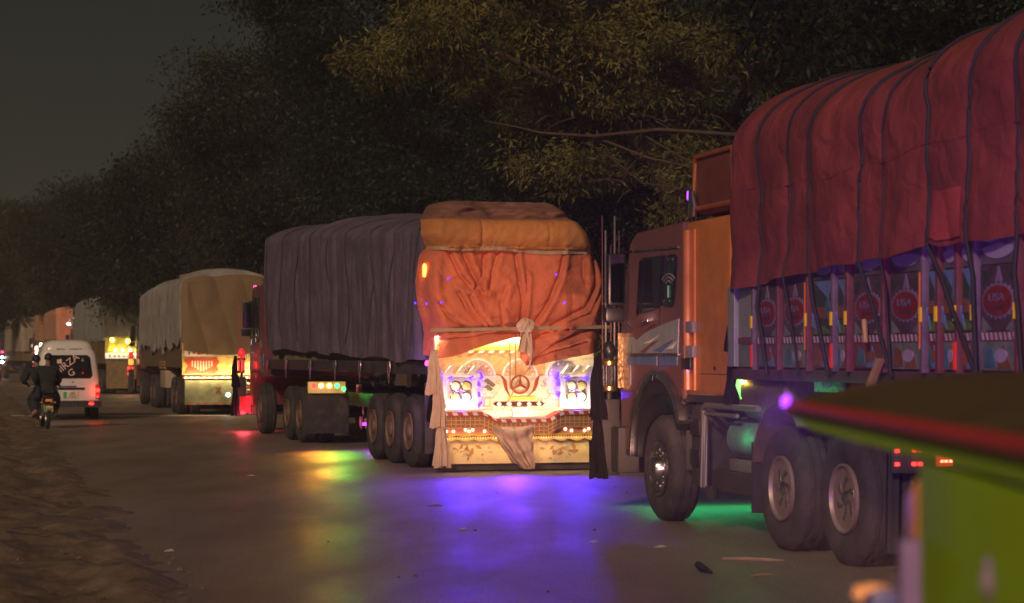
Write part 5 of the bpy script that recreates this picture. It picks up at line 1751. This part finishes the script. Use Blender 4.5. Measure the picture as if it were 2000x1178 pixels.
MB().tube([(-.86, -.19, .37), (.86, -.19, .37)], .026, 8).build('chrome_bar', CHROME, bp, smooth=True)
MB().box(.52, .64, -.195, -.16, .41, .46).build('fog_lamp', E_RED, bp)
for y in (.95, 3.7):
    small_wheel(van, -.82, y, .33, .2)
    small_wheel(van, .82, y, .33, .2, True)
for y0, y1 in ((.5, 1.5), (1.6, 2.6), (2.7, 3.3)):
    MB().prism([(y0, 1.25), (y1, 1.25), (y1 - .04, 1.68), (y0 + .04, 1.68)], lambda u, v, d: (-.80 + .11 * (v - 1.25) / .43 - .02 - d, u, v), -.02, .012).build('side_window', GLASS, van)
MB().box(-1.08, -.90, 3.3, 3.42, 1.15, 1.5).build('wing_mirror', BLACKP, van, bevel=.03)
MB().tube([(-.8, 3.35, 1.3), (-.93, 3.35, 1.32)], .02, 6).build('mirror_arm', BLACKP, van)
lamp('tail_lamp_light', 'POINT', van, (.76, -.16, .78), 3.0, (1, .05, .03), shadow_soft_size=.05)

car = tag(empty('car', (-33.9, 138, 0), math.radians(14.3)), 'dark car at the picture edge with a glowing red tail lamp', 'car')
DARKC = M('dark_car_paint', (.06, .04, .035), .25, var=.1, coat=.5)
loft([(0, .72, .66, .45, .95, 5), (.1, .82, .76, .35, 1.02, 5), (1.2, .86, .78, .3, 1.0, 5), (3.2, .86, .76, .3, .98, 5), (4.2, .8, .7, .35, .8, 5)], 32).build('body', DARKC, car, smooth=True)
loft([(.7, .72, .60, .85, 1.05, 4), (1.2, .74, .56, .85, 1.42, 4), (2.4, .74, .56, .85, 1.46, 4), (3.2, .72, .66, .85, 1.0, 4)], 32).build('cabin', GLASS, car, smooth=True)
for sx_ in (-1, 1):
    MB().lathe([(.13, 0), (.1, .05), (.001, .06)], Matrix.Translation((sx_ * .62, .06, .82)) @ Matrix.Rotation(PI / 2, 4, 'X'), 12).build('tail_lamp', E_RED, car, smooth=True)
for y in (.8, 3.3):
    small_wheel(car, -.84, y, .3, .18)
    small_wheel(car, .84, y, .3, .18, True)
lamp('tail_lamp_light', 'POINT', car, (.6, -.2, .8), 14, (1, .05, .03), shadow_soft_size=.06)

# ================================================================== motorcycle and its two riders
MY = math.radians(18)
mc = tag(empty('motorcycle', (-10.80, 49.6, 0), MY), 'small motorcycle carrying two riders along the road edge', 'motorcycle')
mtw = Matrix(((0, 0, -1, 0), (1, 0, 0, 0), (0, -1, 0, 0), (0, 0, 0, 1)))
for y in (0.0, 1.22):
    e = empty('wheel', (0, y, .30), 0, mc)
    MB().lathe([(.25, -.04), (.27, -.05), (.295, -.03), (.302, 0), (.295, .03), (.27, .05), (.25, .04)], mtw, 28, close=True).build('tyre', BLACK, e, smooth=True)
    MB().lathe([(.25, -.03), (.235, 0), (.25, .03)], mtw, 28, close=True).build('rim', CHROME, e, smooth=True)
    for k in range(10):
        a = k * PI / 5
        MB().tube([(0, .03 * math.cos(a), .03 * math.sin(a)), (0, .24 * math.cos(a), .24 * math.sin(a))], .005, 4).build('spoke', CHROME, e)
MRED = M('motorcycle_red', (.20, .035, .025), .35, var=.2, coat=.3)
MB().grid(lambda a, b: (-.06 + .12 * b, .33 * math.cos(2.9 - 2.0 * a), .30 + .34 * math.sin(2.9 - 2.0 * a) + .015 * math.sin(PI * b)), 18, 6).build('rear_mudguard', CHROME, mc, smooth=True, solid=.006)
MB().box(-.12, .12, -.10, .75, .72, .80).build('seat', BLACK, mc, bevel=.03)
MB().box(-.10, .10, .72, 1.0, .62, .84).build('fuel_tank', MRED, mc, bevel=.06)
MB().box(-.09, .09, .42, .8, .28, .58).build('engine', STEEL, mc, bevel=.04)
MB().tube([(0, .0, .32), (0, .45, .42), (0, .9, .7), (0, 1.02, .86)], .03, 8).build('frame', MRED, mc)
for sx_ in (-1, 1):
    MB().tube([(sx_ * .09, 1.22, .30), (sx_ * .09, 1.02, .92)], .02, 6).build('fork_leg', CHROME, mc)
    MB().tube([(sx_ * .10, .0, .30), (sx_ * .12, -.04, .72)], .022, 6).build('shock_absorber', CHROME, mc)
    MB().tube([(0, 1.0, .95), (sx_ * .2, .98, 1.02), (sx_ * .36, .88, 1.0)], .014, 6).build('handlebar', BLACKP, mc)
    MB().box(sx_ * .15 - .02, sx_ * .15 + .02, -.22, -.17, .60, .64).build('indicator', M('amber_lens', (.6, .3, .05), .3), mc, bevel=.008)
    MB().tube([(sx_ * .08, .5, .30), (sx_ * .26, .5, .30)], .014, 6).build('foot_peg', CHROME, mc)
MB().tube([(.14, .6, .28), (.16, .2, .28), (.16, -.3, .36)], [.02, .035, .04], 8).build('exhaust', CHROME, mc, smooth=True)
MB().box(-.07, .07, -.27, -.22, .64, .70).build('tail_lamp', M('motor_tail_lens', (.5, .12, .03), .3, emit=.25, ecol=(1, .2, .04)), mc, bevel=.01)
MB().tube([(-.1, -.26, .86), (.1, -.26, .86)], .014, 6).tube([(-.1, -.26, .86), (-.1, 0, .76)], .01, 6).tube([(.1, -.26, .86), (.1, 0, .76)], .01, 6).build('grab_rail', CHROME, mc)
mpl = MB().box(-.10, .10, -.30, -.285, .40, .54).build('number_plate', M('plate_yellow', (.7, .6, .2), .4), mc, bevel=.005)
MB().box(-.095, -.05, -.305, -.30, .405, .535).build('plate_band', M('plate_green', (.05, .45, .12), .5), mpl)
for k in range(4):
    MB().box(-.035 + .03 * k, -.015 + .03 * k, -.307, -.299, .44, .50).build('lettering', M('faded_ink', (.3, .25, .17), .5), mpl)


def skin(name, nodes, edges, root, mat, parent, sub=2):
    names = list(nodes)
    me = bpy.data.meshes.new(name)
    me.from_pydata([nodes[k][:3] for k in names], [(names.index(a), names.index(b)) for a, b in edges], [])
    o = bpy.data.objects.new(name, me)
    COL.objects.link(o)
    o.modifiers.new('skin', 'SKIN')
    for i, k in enumerate(names):
        r = nodes[k][3]
        r = r if isinstance(r, tuple) else (r, r)
        me.skin_vertices[0].data[i].radius = r
        me.skin_vertices[0].data[i].use_root = (k == root)
    md = o.modifiers.new('sub', 'SUBSURF')
    md.levels = sub
    md.render_levels = sub
    dg = bpy.context.evaluated_depsgraph_get()
    m2 = bpy.data.meshes.new_from_object(o.evaluated_get(dg))
    bpy.data.objects.remove(o)
    m2.materials.clear()
    m2.materials.append(mat)
    for p in m2.polygons:
        p.use_smooth = True
    r = bpy.data.objects.new(name, m2)
    COL.objects.link(r)
    r.parent = parent
    return r


SKIN = M('skin', (.26, .14, .085), .55, var=.1)
HAIR = M('black_hair', (.008, .007, .007), .6, var=.3)


def person(label, loc, rz, shirt, trous, P, hips, chest, head, tilt=0.0):
    """P: joints of limbs in the person's own frame; body one skinned surface, clothes and hair as children"""
    r = tag(empty('person', loc, rz), label, 'person', 'riders on the motorcycle')
    hx, hy, hz = hips
    cx, cy, cz = chest
    ex, ey, ez = head
    nd = {'hip': (hx, hy, hz, (.14, .12)), 'belly': ((hx + cx) / 2, (hy + cy) / 2, (hz + cz) / 2, (.13, .11)), 'chest': (cx, cy, cz, (.15, .12)),
          'neck': ((cx + ex) / 2, (cy + ey) / 2, cz + .17, .055), 'jaw': (ex, ey + .01, ez - .05, (.065, .075)), 'head': (ex, ey, ez + .05, (.075, .09)), 'crown': (ex, ey - .005, ez + .11, (.05, .06))}
    ed = [('hip', 'belly'), ('belly', 'chest'), ('chest', 'neck'), ('neck', 'jaw'), ('jaw', 'head'), ('head', 'crown')]
    for s in ('l', 'r'):
        k = -1 if s == 'l' else 1
        sh, el, wr = P['sh' + s], P['el' + s], P['wr' + s]
        kn, an, to = P['kn' + s], P['an' + s], P['to' + s]
        nd.update({'sh' + s: (*sh, .062), 'el' + s: (*el, .045), 'wr' + s: (*wr, .03), 'th' + s: (hx + k * .10, hy + .03, hz - .02, .095), 'kn' + s: (*kn, .062), 'an' + s: (*an, .042), 'to' + s: (*to, .035)})
        ed += [('chest', 'sh' + s), ('sh' + s, 'el' + s), ('el' + s, 'wr' + s), ('hip', 'th' + s), ('th' + s, 'kn' + s), ('kn' + s, 'an' + s), ('an' + s, 'to' + s)]
        # hand: palm and five unequal bent fingers
        w = Vector(wr)
        dv = (w - Vector(el)).normalized()
        sd = dv.cross(Vector((0, 0, 1))).normalized()
        dn = sd.cross(dv)
        pm = w + dv * .07
        nd['pm' + s] = (*pm, (.034, .02))
        ed.append(('wr' + s, 'pm' + s))
        for q, (o_, ln) in enumerate(((-.03, .065), (-.01, .078), (.01, .075), (.03, .058))):
            a = pm + sd * o_ + dv * .03
            b = a + dv * ln * .6 - dn * .015 * (1 if dn.z > 0 else -1)
            c = b + dv * ln * .3 - Vector((0, 0, ln * .5))
            nd.update({'fa%d%s' % (q, s): (*a, .010), 'fb%d%s' % (q, s): (*b, .009), 'fc%d%s' % (q, s): (*c, .008)})
            ed += [('pm' + s, 'fa%d%s' % (q, s)), ('fa%d%s' % (q, s), 'fb%d%s' % (q, s)), ('fb%d%s' % (q, s), 'fc%d%s' % (q, s))]
        a = w + dv * .035 - sd * k * .035
        b = a + dv * .04 - sd * k * .02 - Vector((0, 0, .02))
        nd.update({'ta' + s: (*a, .011), 'tb' + s: (*b, .009)})
        ed += [('wr' + s, 'ta' + s), ('ta' + s, 'tb' + s)]
    body = skin('body', nd, ed, 'hip', SKIN, r)
    # ears and nose
    MB().lathe([(.001, 0), (.028, .006), (.032, .012), (.001, .016)], Matrix.Translation((ex - .082, ey, ez + .03)) @ Matrix.Rotation(PI / 2, 4, 'Y'), 10).build('ear', SKIN, r, smooth=True)
    MB().lathe([(.001, 0), (.028, .006), (.032, .012), (.001, .016)], Matrix.Translation((ex + .066, ey, ez + .03)) @ Matrix.Rotation(PI / 2, 4, 'Y'), 10).build('ear', SKIN, r, smooth=True)
    MB().add([(ex - .015, ey + .088, ez + .01), (ex + .015, ey + .088, ez + .01), (ex, ey + .118, ez + .012), (ex, ey + .088, ez + .055)], [(0, 1, 2), (0, 2, 3), (1, 3, 2), (0, 3, 1)]).build('nose', SKIN, r)
    # hair cap
    g = MB()
    vs = []
    for i in range(11):
        for j in range(20):
            th, ph = .02 + 1.9 * i / 10, 2 * PI * j / 20
            fw = 1 - .35 * max(0, math.sin(ph)) * (th > 1.1)
            q = 1 + .05 * n1(th * 3, ph * 2, ex)
            vs.append((ex + .098 * q * math.sin(th) * math.cos(ph), ey - .012 + .112 * q * fw * math.sin(th) * math.sin(ph), ez + .055 + .112 * q * math.cos(th)))
    g.add(vs, [(i * 20 + j, i * 20 + (j + 1) % 20, (i + 1) * 20 + (j + 1) % 20, (i + 1) * 20 + j) for i in range(10) for j in range(20)])
    g.build('hair', HAIR, r, smooth=True)
    # long shirt and loose trousers follow the same joints, a little larger
    sn = {'hip': (hx, hy, hz - .01, (.185, .165)), 'belly': ((hx + cx) / 2, (hy + cy) / 2, (hz + cz) / 2, (.185, .155)), 'chest': (cx, cy, cz, (.195, .155)), 'top': ((cx + ex) / 2 * .5 + cx * .5, cy, cz + .13, (.09, .085)), 'tail': (hx, hy - .10, hz - .12, (.15, .08))}
    se = [('hip', 'belly'), ('belly', 'chest'), ('chest', 'top'), ('hip', 'tail')]
    for s in ('l', 'r'):
        sh, el, wr = Vector(P['sh' + s]), Vector(P['el' + s]), Vector(P['wr' + s])
        c = el.lerp(wr, .78)
        sn.update({'sh' + s: (*sh, .088), 'el' + s: (*el, .072), 'cu' + s: (*c, .052)})
        se += [('chest', 'sh' + s), ('sh' + s, 'el' + s), ('el' + s, 'cu' + s)]
    skin('shirt', sn, se, 'hip', shirt, r)
    tn = {'hip': (hx, hy, hz - .03, (.165, .14))}
    tt = []
    for s in ('l', 'r'):
        k = -1 if s == 'l' else 1
        kn, an = Vector(P['kn' + s]), Vector(P['an' + s])
        tn.update({'th' + s: (hx + k * .11, hy + .04, hz - .03, .125), 'kn' + s: (*kn, .098), 'ca' + s: (*kn.lerp(an, .5), .088), 'an' + s: (*kn.lerp(an, .86), .062)})
        tt += [('hip', 'th' + s), ('th' + s, 'kn' + s), ('kn' + s, 'ca' + s), ('ca' + s, 'an' + s)]
    skin('trousers', tn, tt, 'hip', trous, r)
    for s in ('l', 'r'):
        an, to = Vector(P['an' + s]), Vector(P['to' + s])
        MB().tube([an - (to - an) * .35 + Vector((0, 0, -.035)), an + Vector((0, 0, -.035)), to + Vector((0, 0, -.01))], [.035, .045, .03], 8).build('shoe', BLACK, r, smooth=True)
    return r


person('pillion passenger in a dark green long shirt seen from behind on the motorcycle', (-10.80, 49.6, 0), MY,
       M('dark_green_cloth', (.016, .022, .018), .9, var=.3), M('navy_cloth', (.02, .025, .06), .9, var=.3),
       dict(shl=(-.20, .16, 1.40), ell=(-.27, .26, 1.14), wrl=(-.16, .46, 1.02), shr=(.22, .16, 1.39), elr=(.31, .22, 1.12), wrr=(.20, .44, 1.0),
            knl=(-.25, .52, .70), anl=(-.22, .42, .36), tol=(-.24, .56, .30), knr=(.27, .52, .72), anr=(.24, .42, .36), tor=(.26, .56, .30)), (.02, .10, .90), (.02, .14, 1.32), (.04, .20, 1.60))
person('front rider in dark blue with one elbow out, half hidden by the passenger', (-10.80, 49.6, 0), MY,
       M('dark_blue_cloth', (.014, .016, .030), .9, var=.3), M('dark_green_trousers', (.016, .022, .018), .9),
       dict(shl=(-.34, .62, 1.38), ell=(-.50, .62, 1.10), wrl=(-.40, .86, 1.04), shr=(.04, .62, 1.36), elr=(.20, .66, 1.12), wrr=(.32, .88, 1.04),
            knl=(-.30, .98, .66), anl=(-.24, .62, .32), tol=(-.26, .76, .28), knr=(.22, .98, .68), anr=(.20, .62, .32), tor=(.22, .76, .28)), (-.06, .55, .88), (-.15, .60, 1.28), (-.19, .68, 1.56))

# ================================================================== green rickshaw close to the camera
rk = tag(empty('motor_rickshaw', (1.42, 2.0, 0), 0), 'blurred green rickshaw with red piped canopy and orange side stripes close to the camera', 'rickshaw')
RGREEN = M('rickshaw_green', (.35, .58, .009), .7, var=.12, scale=2, spec=.15)
RTOP = M('canopy_vinyl', (.12, .085, .045), .6, var=.3, scale=3, bump=.3)
RRED = M('red_piping', (.62, .05, .05), .45, var=.15)


def canopy(a, b):
    x = -.67 + 1.34 * b
    y = -1.0 + 5.0 * a
    e = abs(2 * b - 1)
    z = 1.572 + .075 * (1 - e ** 2.4) - .05 * sstep(.93, 1.0, a) * 0.6
    xx = x * (1 - .09 * sstep(.93, 1.0, a) ** 2)
    return (xx, y, z)


MB().grid(canopy, 40, 30).build('canopy', RTOP, rk, smooth=True, solid=-.012)
pp = [canopy(i / 40, 0) for i in range(41)] + [canopy(1, j / 12) for j in range(13)] + [canopy(1 - i / 40, 1) for i in range(41)]
MB().tube([(x, y, z - .005) for x, y, z in pp], .0165, 8).build('piping', RRED, rk, smooth=True)


def valance(a, b):
    i = a
    x, y, z = canopy(i, 0)
    return (x + .004, y, z - .012 - (.044 * sstep(1.0, .86, i) + .003) * b)


MB().grid(valance, 40, 4).build('valance', RGREEN, rk, smooth=True, solid=.006)
MB().grid(lambda a, b: (-valance(a, b)[0], valance(a, b)[1], valance(a, b)[2]), 40, 4).build('valance', RGREEN, rk, smooth=True, solid=.006)
# tub
tub = [(1.97, .55), (1.97, 1.504), (1.6, 1.502), (.3, 1.49), (-.9, 1.45), (-1.0, .55)]
MB().prism(tub, lambda u, v, d: (d, u, v), -.665, -.63).build('side_panel', RGREEN, rk, bevel=.012)
MB().prism(tub, lambda u, v, d: (d, u, v), .63, .665).build('side_panel', RGREEN, rk, bevel=.012)
MB().box(-.63, .63, -1.0, -.96, .55, 1.45).build('back_panel', RGREEN, rk)
MB().box(-.63, .63, -.95, 1.95, .50, .56).build('floor', CHASSIS, rk)
MB().box(-.60, .60, -.9, -.4, .56, .95).build('bench_seat', M('black_vinyl', (.02, .02, .02), .5), rk, bevel=.05)
MB().prism([(1.975, .8), (2.07, .8), (2.07, 1.43), (1.975, 1.47)], lambda u, v, d: (d, u, v), -.668, -.62).build('side_stripe', M('orange_stripe', (.75, .25, .03), .4, var=.1), rk, bevel=.004)
MB().prism([(1.985, .8), (2.06, .8), (2.06, 1.345), (1.985, 1.345)], lambda u, v, d: (d, u, v), -.676, -.66).build('side_stripe', M('pink_stripe', (.6, .18, .25), .4, var=.1), rk)
MB().box(-.70, -.63, 1.94, 1.985, .8, 1.36).build('corner_pillar', M('violet_pillar', (.34, .2, .5), .5), rk, bevel=.008)
MB().prism([(2.07, .9), (2.35, .9), (2.30, 1.15), (2.16, 1.24), (2.07, 1.26)], lambda u, v, d: (d, u, v), -.74, -.60).build('front_fender', M('violet_blue_paint', (.16, .14, .42), .4, var=.15), rk, bevel=.03)
MB().lathe([(.001, 0), (.032, .006), (.042, .018), (.036, .034), (.001, .042)], Matrix.Translation((-.70, 2.26, 1.205)), 18).build('indicator_lamp', M('orange_indicator', (.85, .33, .12), .3, emit=.35, ecol=(1, .35, .12)), rk, smooth=True)
MB().lathe([(.001, 0), (.02, .008), (.028, .002), (.04, .0)], Matrix.Translation((-.6655, 1.38, 1.345)) @ Matrix.Rotation(-PI / 2, 4, 'Y'), 14).build('rivet_cap', M('lilac_cap', (.55, .4, .55), .4), rk, smooth=True)
for x in (-.64, .64):
    for y in (-.9, 3.45):
        MB().tube([(x * .9, y, .55 if y < 2 else .62), (x * .9, y, 1.60)], .016, 8).build('canopy_post', CHROME, rk) if (y < 2) else None
MB().tube([(.58, 1.9, 1.48), (.56, 2.6, 1.58), (.5, 3.5, 1.585)], .014, 6).build('canopy_rib', CHROME, rk)
MB().tube([(-.60, 1.2, 1.50), (-.60, 1.4, 1.575)], .012, 6).build('canopy_rib', CHROME, rk)
for x in (-.60, .60):
    small_wheel(rk, x, -.3, .27, .12, x > 0)
# motorcycle front end
small_wheel(rk, -.05, 3.4, .29, .10)
MB().tube([(0, 3.4, .29), (0, 3.15, 1.0)], .04, 8).build('fork', CHROME, rk)
MB().tube([(-.36, 2.95, 1.03), (0, 3.15, 1.0), (.36, 2.95, 1.03)], .016, 8).build('handlebar', CHROME, rk)
MB().box(-.14, .14, 2.2, 3.1, .45, .85).build('engine_cover', RGREEN, rk, bevel=.06)
MB().box(-.13, .13, 2.15, 2.75, .83, .92).build('saddle', BLACK, rk, bevel=.03)
MB().lathe([(.04, 0), (.1, .04), (.105, .12), (.1, .14), (.001, .15)], Matrix.Translation((0, 3.18, .92)) @ Matrix.Rotation(-PI / 2, 4, 'X'), 18).build('headlamp', emitter('headlamp_glass', (1, .85, .6), 6), rk, smooth=True)
lamp('headlamp_beam', 'SPOT', rk, (0, 3.40, .92), 11500, (1.0, .50, .28), aim((-1.42, 26.3, .75)), spot_size=math.radians(11), spot_blend=.85, shadow_soft_size=.06)
# violet lamp at the front corner of the canopy
cx_, cy_, cz_ = canopy(.955, 0)
MB().lathe([(.001, 0), (.010, .008), (.013, .03), (.010, .055), (.001, .06)], Matrix.Translation((cx_ - .022, cy_ - .03, cz_ + .004)) @ Matrix.Rotation(1.2, 4, 'X'), 12).build('violet_lamp', E_VIOL, rk, smooth=True)
lamp('violet_lamp_light', 'SPOT', rk, (cx_ - .03, cy_ + .06, cz_ - .02), 1100, (.50, .16, 1.0), aim((.12, 1, .02)), spot_size=math.radians(70), spot_blend=1, shadow_soft_size=.03)

# ================================================================== litter on the road
DRYB = M('dry_stick', (.30, .20, .11), .8, var=.3)
s_ = MB().tube([(1.75, 17.75, .012), (1.95, 17.70, .016), (2.12, 17.66, .012), (2.25, 17.62, .010)], [.012, .016, .014, .005], 6).build('dry_stick', DRYB, smooth=True)
tag(s_, 'thin dry stick lying on the road before the rear wheels', 'stick')
s_ = MB().tube([(1.50, 17.0, .02), (1.47, 16.85, .05), (1.50, 16.72, .03), (1.56, 16.62, .01)], [.01, .03, .03, .008], 6).build('torn_rubber', BLACK, smooth=True)
tag(s_, 'curled strip of torn rubber lying on the road', 'rubber strip')
for (px, py, w, lb) in ((850, 989, .09, 'brown leaf scrap on the blue lit asphalt'), (905, 905 + 130, .05, 'tiny pale scrap below the blue light patch'), (1160, 1060, .05, 'pale straw scrap on the violet asphalt'),
                        (330, 1078, .05, 'pale paper scrap near the dirt edge'), (490, 930, .06, 'pale scrap in the middle of the empty lane'), (1290, 1070, .06, 'straw bit ahead of the front wheel'), (1490, 1125, .1, 'flat straw bundle by the bottom edge')):
    d = CAM_Z * F / (py - 695)
    x = (px - 1000) / F * d
    o = MB().add([(x - w, d, .004), (x - w * .2, d - .06, .006), (x + w, d + .02, .005), (x + w * .1, d + .07, .02)], [(0, 1, 2, 3)]).build('litter_scrap', DRYB if px in (850, 1490) else M('pale_scrap', (.6, .5, .36), .7), solid=.002)
    tag(o, lb, 'litter')

# ================================================================== night haze
hz = MB().box(-75, 60, -6, 230, -1.2, 14.5).build('haze', None if False else M('haze_air', (1, 1, 1)))
hm = bpy.data.materials.new('night_haze')
hm.use_nodes = True
ht = hm.node_tree
ht.nodes.clear()
ho = ht.nodes.new('ShaderNodeOutputMaterial')
hv = ht.nodes.new('ShaderNodeVolumePrincipled')
hv.inputs['Color'].default_value = (.92, .90, .86, 1)
hv.inputs['Density'].default_value = 0.00095
hv.inputs['Anisotropy'].default_value = 0.0
ht.links.new(hv.outputs[0], ho.inputs['Volume'])
hz.data.materials.clear()
hz.data.materials.append(hm)
tag(hz, 'thin dusty night haze over the whole road', 'haze', kind='stuff')
